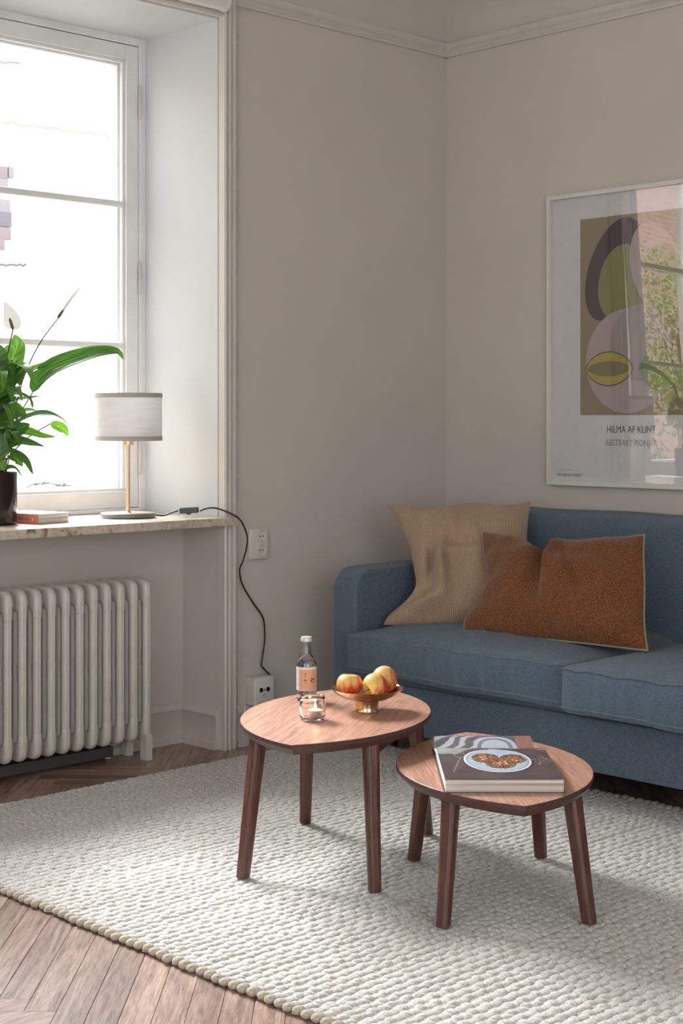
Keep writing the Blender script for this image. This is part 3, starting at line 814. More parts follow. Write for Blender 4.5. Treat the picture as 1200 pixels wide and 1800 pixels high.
# ================================================================== COFFEE TABLES
def table(name, c, e, half, sag, h, feet, tops, label, gap):
    ang = math.atan2(e[1], e[0])
    root = empty(name, (c[0], c[1], 0.0145), ang, label=label, cat='table', group='nesting coffee tables')
    H = h-0.0145
    R = (half*half+sag*sag)/(2*sag); a0 = math.asin(half/R)
    def outline(off):
        pts = []
        for sgn in (1, -1):
            for k in range(33):
                a = -a0+2*a0*k/32
                x = R*math.sin(a)*sgn; y = (R*math.cos(a)-(R-sag))*sgn
                if k == 32: continue
                pts.append((x, y))
        sc = [((x)*(1-off/half), (y)*(1-off/sag)) for x, y in pts]
        return sc
    n = len(outline(0)); mb = MB()
    rings = [(0.0012, H), (0.0, H-0.0012), (0.0, H-0.010), (0.012, H-0.024)]
    vs = []
    for off, z in rings: vs += [(x, y, z) for x, y in outline(off)]
    fs = [tuple(range(n))]; mi = [0]
    for r in range(3):
        for i in range(n): fs.append((r*n+i, r*n+(i+1) % n, (r+1)*n+(i+1) % n, (r+1)*n+i)); mi.append(1)
    fs.append(tuple(range(3*n, 4*n))[::-1]); mi.append(1)
    mb.v = vs; mb.f = fs; mb.mi = mi
    mb.build('tabletop', [M['walnut'], M['walnut_edge']], root)
    ca, sa = math.cos(-ang), math.sin(-ang)
    def loc(p):
        x, y = p[0]-c[0], p[1]-c[1]; return (x*ca-y*sa, x*sa+y*ca)
    Lp = []
    for fpt in feet:
        fx, fy = loc(fpt); tx, ty = fx*tops[0], fy*tops[1]
        Lp.append((tx, ty))
        N = 14; prof = []
        for k in range(N):
            a = 2*PI*k/N
            r = 1.0/max(abs(math.cos(a)), abs(math.sin(a)))
            rr = min(r*0.90, 1.0)      # squared circle: flats on four sides
            prof.append((math.cos(a)*rr, math.sin(a)*rr))
        d = math.atan2(fy, fx)
        m = MB(); vs = []
        for (px, py, z, rad) in ((fx, fy, 0.0, 0.0165), (tx, ty, H-0.023, 0.0215)):
            for x, y in prof:
                X = x*math.cos(d)-y*math.sin(d); Y = x*math.sin(d)+y*math.cos(d)
                vs.append((px+X*rad, py+Y*rad, z))
        m.add(vs, [tuple(range(N))[::-1], tuple(range(N, 2*N))]+[(i, (i+1) % N, N+(i+1) % N, N+i) for i in range(N)])
        m.build('leg', M['walnut_leg'], root, bevel=0.002)
    # rails that tie the legs under the top
    for i, j in ((0, 1), (2, 3)):
        a, b = Vector(Lp[i]+(0,)), Vector(Lp[j]+(0,)); t = (b-a).normalized(); nn = Vector((-t.y, t.x, 0))*0.011
        q = [a+nn, b+nn, b-nn, a-nn]
        MB().prism([(p.x, p.y) for p in q], H-0.0235-0.030, H-0.0235).build('rail', M['walnut_leg'], root, bevel=0.002)
    return root
F1 = [(-2.000, -1.160), (-1.566, -0.905), (-1.855, -1.448), (-1.416, -1.205)]
T1 = table('nesting_coffee_table', (-1.715, -1.18), (0.858, 0.514), 0.382, 0.226, 0.362, F1, (0.80, 0.86), 'taller walnut table with pointed oval top under the fruit bowl', 0)
F2 = [(-1.612, -1.342), (-1.922, -1.717), (-1.372, -1.541), (-1.684, -1.918)]
T2 = table('nesting_coffee_table', (-1.657, -1.63), (0.638, 0.770), 0.370, 0.219, 0.298, F2, (0.80, 0.84), 'lower walnut table with pointed oval top holding the open cookbook', 0)
Z1, Z2 = 0.362, 0.298
def onz(px, py, z):
    d = 2685*(CAMZ-z)/(py-739); r = (px-600)/2685*d
    return Vector((CAMX, CAMY, z))+FWD*d+RGT*r

# ---- brass pedestal bowl and apples
bc = onz(645, 1250, Z1)
bowl = empty('pedestal_bowl', bc, label='shallow brass pedestal bowl holding the apples', cat='bowl')
pf = [(0.0005, 0.028), (0.032, 0.028), (0.055, 0.033), (0.075, 0.043), (0.089, 0.0555), (0.0905, 0.0575), (0.0893, 0.0578), (0.074, 0.0462), (0.054, 0.0365), (0.030, 0.032), (0.0005, 0.031)]
MB().lathe(pf, 64).build('dish', M['brass'], bowl, auto=50)
MB().lathe([(0.0005, 0.0), (0.0295, 0.0), (0.0305, 0.0015), (0.0290, 0.005), (0.0285, 0.014), (0.0295, 0.024), (0.032, 0.0305), (0.0005, 0.031)], 48).build('foot', M['brass'], bowl, auto=40)
def apple(off, r, tilt, axis, m, label, squash=0.92, stem=True):
    c = bc+RGT*off[0]+FWD*off[1]+Vector((0, 0, off[2]))
    root = empty('apple', c, label=label, cat='fruit', group='apples in the brass bowl')
    rot = Matrix.Rotation(tilt, 3, axis)
    prof = []
    for k in range(29):
        t = PI*k/28                      # 0 = bottom
        rr = math.sin(t)**0.92; z = -math.cos(t)
        z = z*0.96
        z -= 0.42*math.exp(-((PI-t)/0.34)**2); z += 0.28*math.exp(-(t/0.30)**2)
        rr *= 1.0+0.05*math.cos(t*1.0+2.4)
        prof.append((max(rr, 0.002)*r, z*r*squash))
    mb = MB(); seg = 40; vs = []
    for rr, z in prof:
        for k in range(seg):
            a = 2*PI*k/seg; q = rr*(1+0.018*math.cos(5*a)*(abs(z)/r))
            p = rot @ Vector((q*math.cos(a), q*math.sin(a), z)); vs.append(p)
    n = len(prof)
    fs = [(i*seg+k, i*seg+(k+1) % seg, (i+1)*seg+(k+1) % seg, (i+1)*seg+k) for i in range(n-1) for k in range(seg)]
    fs += [tuple(range(seg))[::-1], tuple((n-1)*seg+k for k in range(seg))]
    mb.add(vs, fs); mb.build('skin', m, root, smooth=True)
    if stem:
        pts = [rot @ Vector(p) for p in ((0, 0, 0.48*r*squash), (0.001, 0, 0.85*r), (0.003, 0, 1.18*r))]
        MB().tube(pts, [0.0012, 0.001, 0.0015], 6).build('stem', plain('apple_stem', (0.10, 0.06, 0.03, 1), 0.7), root, smooth=True)
    return root
apple((-0.043, -0.004, 0.0660), 0.0335, 0.12, Vector((0, 1, 0)), apple_mat('apple_skin_blush', (0.2, -0.3, -0.9), -0.02), 'leftmost upright apple in the brass bowl', stem=False)
apple((0.020, -0.032, 0.0675), 0.0335, 1.95, FWD.cross(Vector((0, 0, 1)))*0.5-FWD*0.9, apple_mat('apple_skin_red', (0.75, -0.45, -0.5), 0.02), 'front apple in the brass bowl lying with its stem towards the left')
apple((0.044, 0.030, 0.0730), 0.0350, 1.2, RGT*0.3+FWD*0.8, apple_mat('apple_skin_yellow', (0.3, -0.6, -0.6), 0.16), 'yellow apple at the back right of the brass bowl', stem=False)

# ---- bottle
bp = onz(538.5, 1231, Z1)
bot = empty('glass_bottle', bp, math.atan2(FWD.y, FWD.x)-PI/2, label='small clear drink bottle with peach label and white cap', cat='bottle')
outer = [(0.0005, 0.003), (0.018, 0.0), (0.0235, 0.002), (0.0255, 0.006), (0.0255, 0.100), (0.0235, 0.108), (0.0175, 0.119), (0.0132, 0.128), (0.0122, 0.150), (0.0118, 0.160), (0.0128, 0.1605), (0.0128, 0.166), (0.0115, 0.170)]
inner = [(0.0098, 0.170), (0.0102, 0.150), (0.0114, 0.128), (0.0155, 0.118), (0.0215, 0.107), (0.0235, 0.099), (0.0235, 0.010), (0.020, 0.006), (0.0005, 0.008)]
MB().lathe(outer+inner, 48).build('glass', M['glass'], bot, auto=50)
wp = [(0.0005, 0.0072), (0.0203, 0.0055), (0.0238, 0.0105), (0.0238, 0.099), (0.0218, 0.107), (0.0158, 0.118), (0.0118, 0.126), (0.0005, 0.126)]
MB().lathe(wp, 40).build('water', M['water'], bot, auto=50)
MB().lathe([(0.0128, 0.1615), (0.0150, 0.1615), (0.0153, 0.163), (0.0145, 0.170), (0.0128, 0.1738), (0.0005, 0.1745)], 21).build('cap', M['cap'], bot, auto=30)
def labelstrip(a0, a1, z0, z1, r, nm, m, n=24):
    mb = MB()
    mb.grid(lambda s_, t_: (r*math.sin(a0+(a1-a0)*s_), -r*math.cos(a0+(a1-a0)*s_), z0+(z1-z0)*t_), n, 1)
    return mb.build(nm, m, bot, smooth=True)
labelstrip(-1.9, 1.9, 0.030, 0.094, 0.02575, 'label', M['label_white'])
lb = labelstrip(-0.75, 1.25, 0.032, 0.087, 0.0260, 'label_panel', M['label'])
def on_bottle(a, z, mb_pts, nm, m, r=0.0263):
    vs = [(r*math.sin(a+x/r), -r*math.cos(a+x/r), z+y) for x, y in mb_pts]
    mb = MB().add(vs, [tuple(range(len(vs)))]); return mb.build(nm, m, lb, recalc=False)
on_bottle(-0.10, 0.074, [(-0.0036, 0.0035), (0.0036, 0.0035), (0.0036, 0.0022), (0.0008, 0.0022), (0.0008, -0.0075), (-0.0008, -0.0075), (-0.0008, 0.0022), (-0.0036, 0.0022)], 'letter_mark', M['brown_ink'])
on_bottle(0.66, 0.058, [(0.0056*math.cos(t*PI/12), 0.0062*math.sin(t*PI/12)) for t in range(24)], 'round_badge', M['ink'])
for dx in (-0.0018, 0.0018):
    on_bottle(0.66, 0.058, [(dx+0.0011*math.cos(t*PI/6), 0.0015+0.0017*math.sin(t*PI/6)) for t in range(12)], 'badge_mark', M['label_white'], 0.0265)
    on_bottle(0.66, 0.058, [(dx+0.0011*math.cos(t*PI/6), -0.0024+0.0017*math.sin(t*PI/6)) for t in range(12)], 'badge_mark', M['label_white'], 0.0265)
for k in range(5):
    aa = -1.1+k*0.55
    on_bottle(-0.10+0.14*math.sin(aa), 0.0565+0.0035*math.cos(aa), [(0.0014*math.cos(t*PI/4), 0.0014*math.sin(t*PI/4)) for t in range(8)], 'flower_mark', M['brown_ink'])
on_bottle(-0.10, 0.052, [(-0.0004, -0.004), (0.0004, -0.004), (0.0004, 0.004), (-0.0004, 0.004)], 'flower_mark', M['brown_ink'])
for k in range(16):
    on_bottle(-0.98, 0.052+k*0.0022, [(-0.001, 0), (0.001, 0), (0.001, 0.0011), (-0.001, 0.0011)], 'side_print', M['grey_ink'])
on_bottle(-0.98, 0.046, [(0.0016*math.cos(t*PI/6), 0.0018*math.sin(t*PI/6)) for t in range(12)], 'side_dot', M['ink'])

bot.scale = (1.0, 1.0, 0.94)
# ---- candle holder with tealight
kp = onz(549, 1266, Z1)
ch = empty('candle_holder', kp, label='thick clear glass candle holder in front of the bottle', cat='candle holder')
def sq(prof, m, par, seg=56, e=0.0, nm='glass', c=(0, 0, 0)):
    mb = MB(); vs = []
    for r, z in prof:
        for k in range(seg):
            a = 2*PI*k/seg; vs.append((c[0]+r*math.cos(a)*(1+e*math.cos(4*a)), c[1]+r*math.sin(a)*(1+e*math.cos(4*a)), c[2]+z))
    n = len(prof); fs = [(i*seg+k, i*seg+(k+1) % seg, (i+1)*seg+(k+1) % seg, (i+1)*seg+k) for i in range(n-1) for k in range(seg)]
    mb.add(vs, fs); return mb.build(nm, m, par, smooth=True)
hp_ = [(0.0005, 0.002), (0.022, 0.0), (0.027, 0.002), (0.030, 0.008), (0.0315, 0.020), (0.0315, 0.043), (0.0300, 0.050), (0.0305, 0.054), (0.0290, 0.0580), (0.0265, 0.0580), (0.0250, 0.054), (0.0262, 0.044), (0.0272, 0.036), (0.0272, 0.020), (0.0262, 0.011), (0.022, 0.0075), (0.0005, 0.0065)]
sq(hp_, M['glass'], ch)
tp = kp+RGT*0.0065+FWD*0.001+Vector((0, 0, 0.0083))
tl = empty('tealight', tp, label='lit tealight inside the glass candle holder', cat='candle')
MB().lathe([(0.0005, 0.0), (0.0165, 0.0), (0.0175, 0.001), (0.0185, 0.0165), (0.0190, 0.0172), (0.0183, 0.0172), (0.0172, 0.0135), (0.0005, 0.0135)], 40).build('cup', M['aluminium'], tl, auto=40)
MB().lathe([(0.0005, 0.0138), (0.0172, 0.0138), (0.0176, 0.0155), (0.012, 0.0145), (0.0005, 0.0142)][::-1], 32).build('wax', M['wax'], tl, smooth=True)
MB().tube([(0, 0, 0.0135), (0.0003, 0, 0.018), (0.001, 0, 0.021)], 0.0007, 6).build('wick', M['black'], tl)
MB().lathe([(0.0003, 0.0185), (0.0024, 0.0205), (0.0034, 0.0235), (0.0028, 0.0275), (0.0012, 0.032), (0.0002, 0.036)], 16).build('flame', M['flame'], tl, smooth=True)
ld = bpy.data.lights.new('candle_light', 'POINT'); ld.energy = 0.10; ld.color = (1.0, 0.6, 0.28); ld.shadow_soft_size = 0.004
lo = bpy.data.objects.new('candle_light', ld); COL.objects.link(lo); lo.parent = tl; lo.location = (0, 0, 0.040)

# ---- open cookbook on the low table (local x right, y away from the camera)
cb0 = onz(783, 1393, Z2)
cb = empty('cookbook', cb0, math.atan2(RGT.y, RGT.x), label='thick cookbook lying open at a food photograph', cat='book')
CWd, CD, CT = 0.248, 0.345, 0.026
# page block with the surface falling towards the gutter
def ptop(y): 
    t = max(0, (y-0.24)/(CD-0.24)); return CT-0.011*t*t
mb = MB(); N = 20
prof = [(0.0, 0.0005)]+[(0.0, CT)]+[(0.001+(CD-0.001)*k/N, ptop(CD*k/N)) for k in range(1, N+1)]+[(CD, 0.0005)]
mb.prism(prof, 0.0, CWd, axis=0)
mb.build('page_block', M['page_edge'], cb)
MB().box(-0.004, CWd+0.004, -0.004, CD+0.075, 0.0, 0.0012).build('cover', plain('book_cover', srgb(70, 60, 58), 0.5), cb)
# a few loose leaves on top whose left edges fan out
for k in range(4):
    lf = MB()
    lf.grid(lambda s_, t_: (-0.003-0.004*k*0.6+CWd*s_+0.002*k, -0.001*k+CD*t_, ptop(CD*t_)+0.0006+0.0008*k+0.0006*math.sin(t_*5+k)*(1-s_)), 10, 14)
    lf.build('leaf_page', M['paper'], cb, smooth=True)
# far pages rising out of the gutter
fs_ = MB()
def far(y): 
    t = (y-CD)/0.085; return ptop(CD)+0.004+0.011*math.sin(min(1, t*1.2)*PI/2)
far_prof = [(CD, 0.0013)]+[(CD+0.085*k/8, far(CD+0.085*k/8)) for k in range(9)]+[(CD+0.085, 0.0013)]
fs_.prism(far_prof, 0.0, CWd-0.018, axis=0); fs_.build('page_block', M['page_edge'], cb)
# printed spread, colours carried by the mesh
def paint_page(u, v):
    """u 0..1 to the right, v 0..1 away from the reader"""
    X, Y = u*CWd, v*(CD)
    base = np.array((0.085, 0.062, 0.062))
    n1 = nz(X*40, Y*40, 1); n2 = nz(X*140, Y*140, 5); n3 = nz(X*16, Y*16, 9)
    c = base*(1+0.35*n1+0.25*n3)
    cx, cy, R = 0.128, 0.172, 0.074
    dx, dy = X-cx, (Y-cy)*0.64
    r = math.hypot(dx, dy)
    if R < r < R+0.006 and dx > -0.02: c = base*0.45
    if r < R:
        c = np.array((0.42, 0.50, 0.60))*(1+0.08*n1)
        if r > R*0.94: c = np.array((0.72, 0.74, 0.78))
        elif r > R*0.88: c = np.array((0.30, 0.36, 0.44))
        for (bx, by, br, s_) in ((-0.024, 0.014, 0.031, 1), (0.036, 0.008, 0.029, 2), (0.004, -0.018, 0.034, 3)):
            q = math.hypot(dx-bx, dy-by)+0.004*n2
            if q < br:
                c = np.array((0.16, 0.085, 0.03))*(1+0.5*n2+0.3*n1)
                k = nz(X*170+s_*7, Y*110, 3)
                if k > 0.22: c = np.array((0.30, 0.26, 0.10))
                if q < br*0.62 and nz(X*120+s_*3, Y*80, 7) > 0.02: c = np.array((0.55, 0.10, 0.06))
                if q < br*0.5 and nz(X*150, Y*100+s_*5, 11) > 0.26: c = np.array((0.80, 0.74, 0.70))
                if q < br*0.8 and nz(X*130+9, Y*90+s_*5, 17) > 0.34: c = np.array((0.03, 0.03, 0.03))
    else:
        if X > 0.20 and nz(X*260, Y*170, 21) > 0.42 and math.hypot(X-0.224, (Y-0.17)*0.6) < 0.022: c = np.array((0.75, 0.74, 0.74))
        # cutlery outline on the left
        d = abs((X-0.030)-(Y-0.10)*0.18)
        if d < 0.0012 and 0.06 < Y < 0.20: c = np.array((0.32, 0.27, 0.25))
        if 0.20 < Y < 0.25 and abs(math.hypot(X-0.048, (Y-0.225)*0.5)-0.012) < 0.0012: c = np.array((0.30, 0.27, 0.26))
        # pale cloth in the top left corner
        if Y > 0.235 and X < 0.10:
            s1 = math.sin((X*1.4+Y*1.9)*150+3*n3); 
            if X+0.0 < 0.10-(CD-Y)*0.5: c = np.array((0.42, 0.42, 0.40)) if s1 > -0.2 else np.array((0.16, 0.17, 0.18))
            if math.hypot(X-0.018, (Y-0.285)*0.6) < 0.016: c = np.array((0.36, 0.40, 0.30))
        if Y > 0.29 and X > 0.12 and n3 > 0.05: c = np.array((0.32, 0.36, 0.42))
    return tuple(np.clip(c, 0.01, 0.9))
def far_page(u, v):
    X, Y = u*CWd, v*0.085
    n1 = nz(X*30, Y*30, 2); n3 = nz(X*15, Y*25, 8); n2 = nz(X*120, Y*120)
    c = np.array((0.12, 0.11, 0.13))*(1+0.5*n1)
    s1 = math.sin(X*160-Y*90+4*n3)
    if X < 0.12 and s1 > 0.1: c = np.array((0.42, 0.44, 0.48))
    r = math.hypot(X-0.15, (Y-0.0)*0.75)
    if r < 0.055: c = np.array((0.45, 0.49, 0.55)) if r > 0.045 or r < 0.035 else np.array((0.2, 0.22, 0.26))
    if X > 0.205: c = np.array((0.30, 0.15, 0.12))*(1+0.4*n2)
    return tuple(np.clip(c, 0.01, 0.9))
def print_mat():
    k = NT('printed_page'); a = k.n('ShaderNodeVertexColor', _layer_name='print'); k.l(a.outputs['Color'], k.b.inputs['Base Color']); k.set(Roughness=0.38); return k.m
PM = print_mat()
def printed(nm, pf, cf, nu, nv):
    mb = MB().grid(pf, nu, nv); me = mb.mesh(nm, smooth=True, recalc=False)
    at_ = me.color_attributes.new('print', 'FLOAT_COLOR', 'POINT')
    dat = []
    for j in range(nv+1):
        for i in range(nu+1): dat += list(cf(i/nu, j/nv))+[1.0]
    at_.data.foreach_set('color', dat)
    o = link(nm, me, PM, cb); return o
printed('printed_page', lambda s_, t_: (-0.006+CWd*s_+0.004, -0.003+CD*t_, ptop(CD*t_)+0.0044+0.0006*math.sin(t_*5+3)*(1-s_)), paint_page, 200, 190)
printed('printed_page', lambda s_, t_: ((CWd-0.018)*s_, CD+0.085*t_, far(CD+0.085*t_)+0.0004), far_page, 160, 50)

# ================================================================== RADIATOR
NSEC = 24; RXR = -1.375
rad = empty('radiator', (RXR-NSEC*0.025, 0.095, 0), label='old cast iron column radiator under the window sill', cat='radiator')
RC = rad.location.copy()
def section(foot):
    mb = MB()
    zt, zb = 0.577, 0.062; y0, y1 = -0.062, 0.062
    cols = [-0.049, -0.0165, 0.0165, 0.049]
    # columns: front tube with a raised rib
    for i, yc in enumerate(cols):
        n = 14; r = 0.0135
        z = zb+0.05
        prof = []
        for k in range(n):
            a = 2*PI*k/n; x = 0.0125*math.cos(a); yy = r*math.sin(a)
            prof.append((x, yc+yy))
        mb.prism(prof, zb+0.045, zt-0.045)
        if i == 0:
            mb.box(-0.004, 0.004, yc-r-0.0018, yc, zb+0.05, zt-0.05)
    # header and footer castings: rounded slab, thick at the front nose
    for (za, zc, top) in ((zt-0.095, zt, True), (zb, zb+0.085, False)):
        prof = []
        L = []
        nseg = 9; R = 0.030
        if top:
            for k in range(nseg): a = PI/2*k/(nseg-1); L.append((y0+R-R*math.cos(a), zc-R+R*math.sin(a)))
            for k in range(nseg): a = PI/2*k/(nseg-1); L.append((y1-R+R*math.sin(a), zc-R+R*math.cos(a)))
            L += [(y1, za+0.03), (y1-0.02, za+0.018), (0, za+0.034), (y0+0.024, za+0.022), (y0+0.020, za), (y0-0.0005, za)]
        else:
            for k in range(nseg): a = PI/2*k/(nseg-1); L.append((y1-R+R*math.cos(a), za+R-R*math.sin(a)))
            for k in range(nseg): a = PI/2*k/(nseg-1); L.append((y0+R-R*math.sin(a), za+R-R*math.cos(a)))
            L += [(y0-0.0005, zc), (y0+0.020, zc), (y0+0.024, zc-0.022), (0, zc-0.034), (y1-0.02, zc-0.018), (y1, zc-0.03)]
        m2 = MB().prism(L, -0.0140, 0.0140, axis=0)
        me = m2.mesh('t'); bm = bmesh.new(); bm.from_mesh(me)
        bmesh.ops.bevel(bm, geom=[e for e in bm.edges if len(e.link_faces) == 2 and e.calc_face_angle(0) > 1.2 and all(len(f.verts) > 6 or True for f in e.link_faces)], offset=0.011, segments=4, affect='EDGES', profile=0.5)
        mb.add([v.co[:] for v in bm.verts], [tuple(v.index for v in f.verts) for f in bm.faces]); bm.free(); bpy.data.meshes.remove(me)
    # connecting nipples
    rot = Matrix.Rotation(PI/2, 3, 'Y')
    for zc in (zt-0.045, zb+0.040):
        mb.lathe([(0.022, -0.0255), (0.022, 0.0255)], 16, (0, 0.0, zc), mat=rot, cap=True)
    # web joint at mid height between inner columns
    mb.box(-0.006, 0.006, -0.036, 0.030, 0.300, 0.350)
    if foot:
        for yc in (-0.050, 0.050):
            L = [(-0.012, 0.0), (0.012, 0.0), (0.0135, 0.012), (0.0125, 0.085), (-0.0125, 0.085), (-0.0135, 0.012)]
            mb.prism([(x, z) for x, z in L], yc-0.014, yc+0.014, axis=1)
    return mb
sm0 = section(False).mesh('section'); set_auto(sm0, 40); sm0.materials.append(M['radiator'])
sm1 = section(True).mesh('section'); set_auto(sm1, 40); sm1.materials.append(M['radiator'])
for k in range(NSEC):
    x = RXR-0.0508*k
    if x < WX0+0.04: break
    o = bpy.data.objects.new('section', sm1 if k in (0, 20) else sm0); COL.objects.link(o); o.parent = rad
    o.location = (x-RC.x, 0.0, 0)
pp = MB(); rotY = Matrix.Rotation(PI/2, 3, 'Y')
pp.tube([(-1.36-RC.x-0.10, 0.055, 0.034), (-2.40-RC.x, 0.055, 0.034)], 0.017, 14)
pp.box(-1.46-RC.x, -2.40-RC.x, 0.010, 0.040, 0.014, 0.046)
pp.build('supply_pipe', plain('dark_pipe_paint', (0.07, 0.06, 0.055, 1), 0.6), rad, auto=40)
pp2 = MB(); pp2.tube([(-1.45-RC.x, 0.055, 0.05), (-1.45-RC.x, 0.055, 0.0)], 0.012, 12); pp2.build('supply_pipe', M['radiator'], rad, auto=40)

# ================================================================== SOCKETS AND CABLES
so = empty('double_socket', (-0.950, 0, 0.667), label='cream double wall socket below sill height beside the window casing', cat='socket')
rbox(-0.041, 0.041, -0.014, 0, -0.052, 0.052, 0.0045, (2, 1, 2), 3).build('plate', M['plastic_old'], so, weld=True, smooth=True)
rotX = Matrix.Rotation(PI/2, 3, 'X')
for zc in (0.0245, -0.0225):
    ring = MB().lathe([(0.0215, 0.0135), (0.0215, 0.0165), (0.0200, 0.0170), (0.0190, 0.0165), (0.0188, 0.0145), (0.0005, 0.0142)], 32, (0.010, 0, zc), mat=rotX)
    r_ = ring.build('outlet', M['plastic_old'], so, auto=40)
    hh = MB()
    for dx in (-0.0065, 0.0065): hh.lathe([(0.0025, 0.0143), (0.0025, 0.0150), (0.0002, 0.0150)], 12, (0.010+dx, 0, zc), mat=rotX)
    hh.build('contact_hole', M['black'], r_)
    cc = MB()
    for dz in (-0.0172, 0.0172): cc.box(0.0085, 0.0115, -0.0178, -0.0145, zc+dz-0.0018, zc+dz+0.0018)
    cc.build('earth_clip', M['aluminium'], r_)
tvs = empty('antenna_socket', (-0.965, 0, 0.178), label='white surface-mounted antenna socket low on the wall', cat='socket')
rbox(-0.034, 0.046, -0.042, 0, -0.045, 0.048, 0.004, (2, 2, 2), 2).build('box', M['plastic_old'], tvs, weld=True, smooth=True)
pl = rbox(-0.036, 0.048, -0.051, -0.0422, -0.048, 0.046, 0.003, (2, 1, 2), 2).build('face_plate', M['plastic'], tvs, weld=True, smooth=True)
for dx, dz, r, m in ((-0.009, 0.006, 0.0078, 'black'), (0.021, 0.006, 0.0078, 'black'), (0.006, 0.006, 0.0026, 'darkgrey')):
    MB().lathe([(r, 0.0511), (r, 0.0522), (0.0002, 0.0522)], 20, (dx, 0, dz), mat=rotX).build('connector', M[m], pl)
MB().lathe([(0.0072, 0.0511), (0.0072, 0.0520), (0.0064, 0.0520), (0.0064, 0.0511)], 24, (0.006, 0, -0.015), mat=rotX).build('ring', M['darkgrey'], pl)
MB().box(-0.026, 0.038, -0.0518, -0.051, -0.0345, -0.0337).build('joint_line', M['darkgrey'], pl)
cx0 = -1.041
wc = MB()
wc.tube([(cx0, -0.0035, 2.36), (cx0, -0.0035, 1.5), (cx0, -0.0035, 0.30), (cx0+0.001, -0.004, 0.145)], 0.0028, 8)
tag(wc.build('antenna_cable', M['trim'], None, smooth=True), 'thin painted cable clipped along the right edge of the window casing', 'cable')
wco = bpy.data.objects['antenna_cable']
for zc in (0.24, 0.44, 0.9, 1.35, 1.55, 1.85, 2.33):
    MB().box(cx0-0.004, cx0+0.004, -0.007, -0.0001, zc-0.003, zc+0.003).build('clip', M['plastic'], wco)
w2 = MB().tube(spline([(-0.975, -0.048, 0.130), (-1.0, -0.05, 0.10), (-1.026, -0.045, 0.10), (-1.036, -0.04, 0.118), (-1.030, -0.035, 0.14)], 8), 0.003, 8)
w2.tube(spline([(-0.95, -0.046, 0.130), (-0.985, -0.055, 0.112), (-1.025, -0.06, 0.092), (-1.040, -0.065, 0.06), (-1.036, -0.07, 0.03), (-1.00, -0.08, 0.006)], 8), 0.003, 8)
tag(w2.build('loose_cable', M['trim'], None, smooth=True), 'white loose cable hanging in a loop under the antenna socket', 'cable')

# ---- roller blind
rb = empty('roller_blind', (-1.79, -0.058, 2.437), label='white roller blind tube at the top of the window', cat='blind')
rY = Matrix.Rotation(PI/2, 3, 'Y')
MB().lathe([(0.0005, -0.645), (0.029, -0.645), (0.029, 0.645), (0.0005, 0.645)], 32, mat=rY).build('tube', M['plastic'], rb, auto=40)
for sgn in (-1, 1):
    a = [(0.0005, 0.646), (0.031, 0.646), (0.0325, 0.650), (0.031, 0.657), (0.024, 0.660), (0.0005, 0.660)]
    MB().lathe([(r, z*sgn) for r, z in a], 32, mat=rY).build('end_cap', M['plastic'], rb, auto=40)
    MB().box(sgn*0.640-0.006, sgn*0.640+0.006, -0.0, 0.034, -0.02, 0.03).build('bracket', M['trim'], rb)

# ================================================================== TABLE LAMP
lampP = Vector((-1.367, 0.154, SILL))
lamp = empty('table_lamp', lampP, label='small table lamp with white drum shade and brass stem on the sill', cat='lamp')
MB().lathe([(0.0005, 0.0), (0.083, 0.0), (0.088, 0.002), (0.0895, 0.006), (0.0895, 0.012), (0.087, 0.0150), (0.0005, 0.0162)], 64).build('base', M['lamp_base'], lamp, auto=40)
MB().lathe([(0.0005, 0.0164), (0.0868, 0.0152), (0.0868, 0.0158), (0.0005, 0.0170)], 64).build('base_top', M['lamp_brass'], lamp, smooth=True)
MB().lathe([(0.0105, 0.0168), (0.0105, 0.020), (0.0070, 0.022), (0.0070, 0.238), (0.0005, 0.238)], 24).build('stem', M['lamp_brass'], lamp, auto=40)
MB().lathe([(0.007, 0.236), (0.019, 0.236), (0.019, 0.252), (0.013, 0.254), (0.013, 0.30), (0.0005, 0.30)], 24).build('socket', M['lamp_brass'], lamp, auto=40)
mb = MB(); r = 0.110
mb.lathe([(r, 0.251), (r, 0.402), (r-0.002, 0.402), (r-0.002, 0.251), (r, 0.251)], 72)
sh = mb.build('lamp_shade', M['shade'], lamp, auto=40)
for z0 in (0.2495, 0.3885):
    MB().lathe([(r-0.0028, z0), (r+0.0012, z0), (r+0.0012, z0+0.0145), (r-0.0028, z0+0.0145), (r-0.0028, z0)], 72).build('binding', M['shade_band'], sh, auto=40)
sp = MB()
for k in range(3):
    a = 2*PI*k/3+0.5; sp.tube([(0.012*math.cos(a), 0.012*math.sin(a), 0.256), (0.108*math.cos(a), 0.108*math.sin(a), 0.256)], 0.0015, 6)
sp.build('shade_spider', M['lamp_brass'], sh)
MB().lathe([(0.0005, 0.30), (0.012, 0.302), (0.016, 0.315), (0.027, 0.34), (0.029, 0.355), (0.022, 0.374), (0.0005, 0.381)], 24).build('bulb', plain('opal_bulb', (0.8, 0.8, 0.78, 1), 0.3), lamp, smooth=True)
def L(p): return tuple(Vector(p)-lampP)
c = [(-1.280, 0.150, SILL+0.006), (-1.262, 0.142, SILL+0.004), (-1.245, 0.120, SILL+0.004), (-1.232, 0.095, SILL+0.014), (-1.222, 0.078, SILL+0.020)]
cord = MB().tube([L(p) for p in spline(c, 8)], 0.0028, 8)
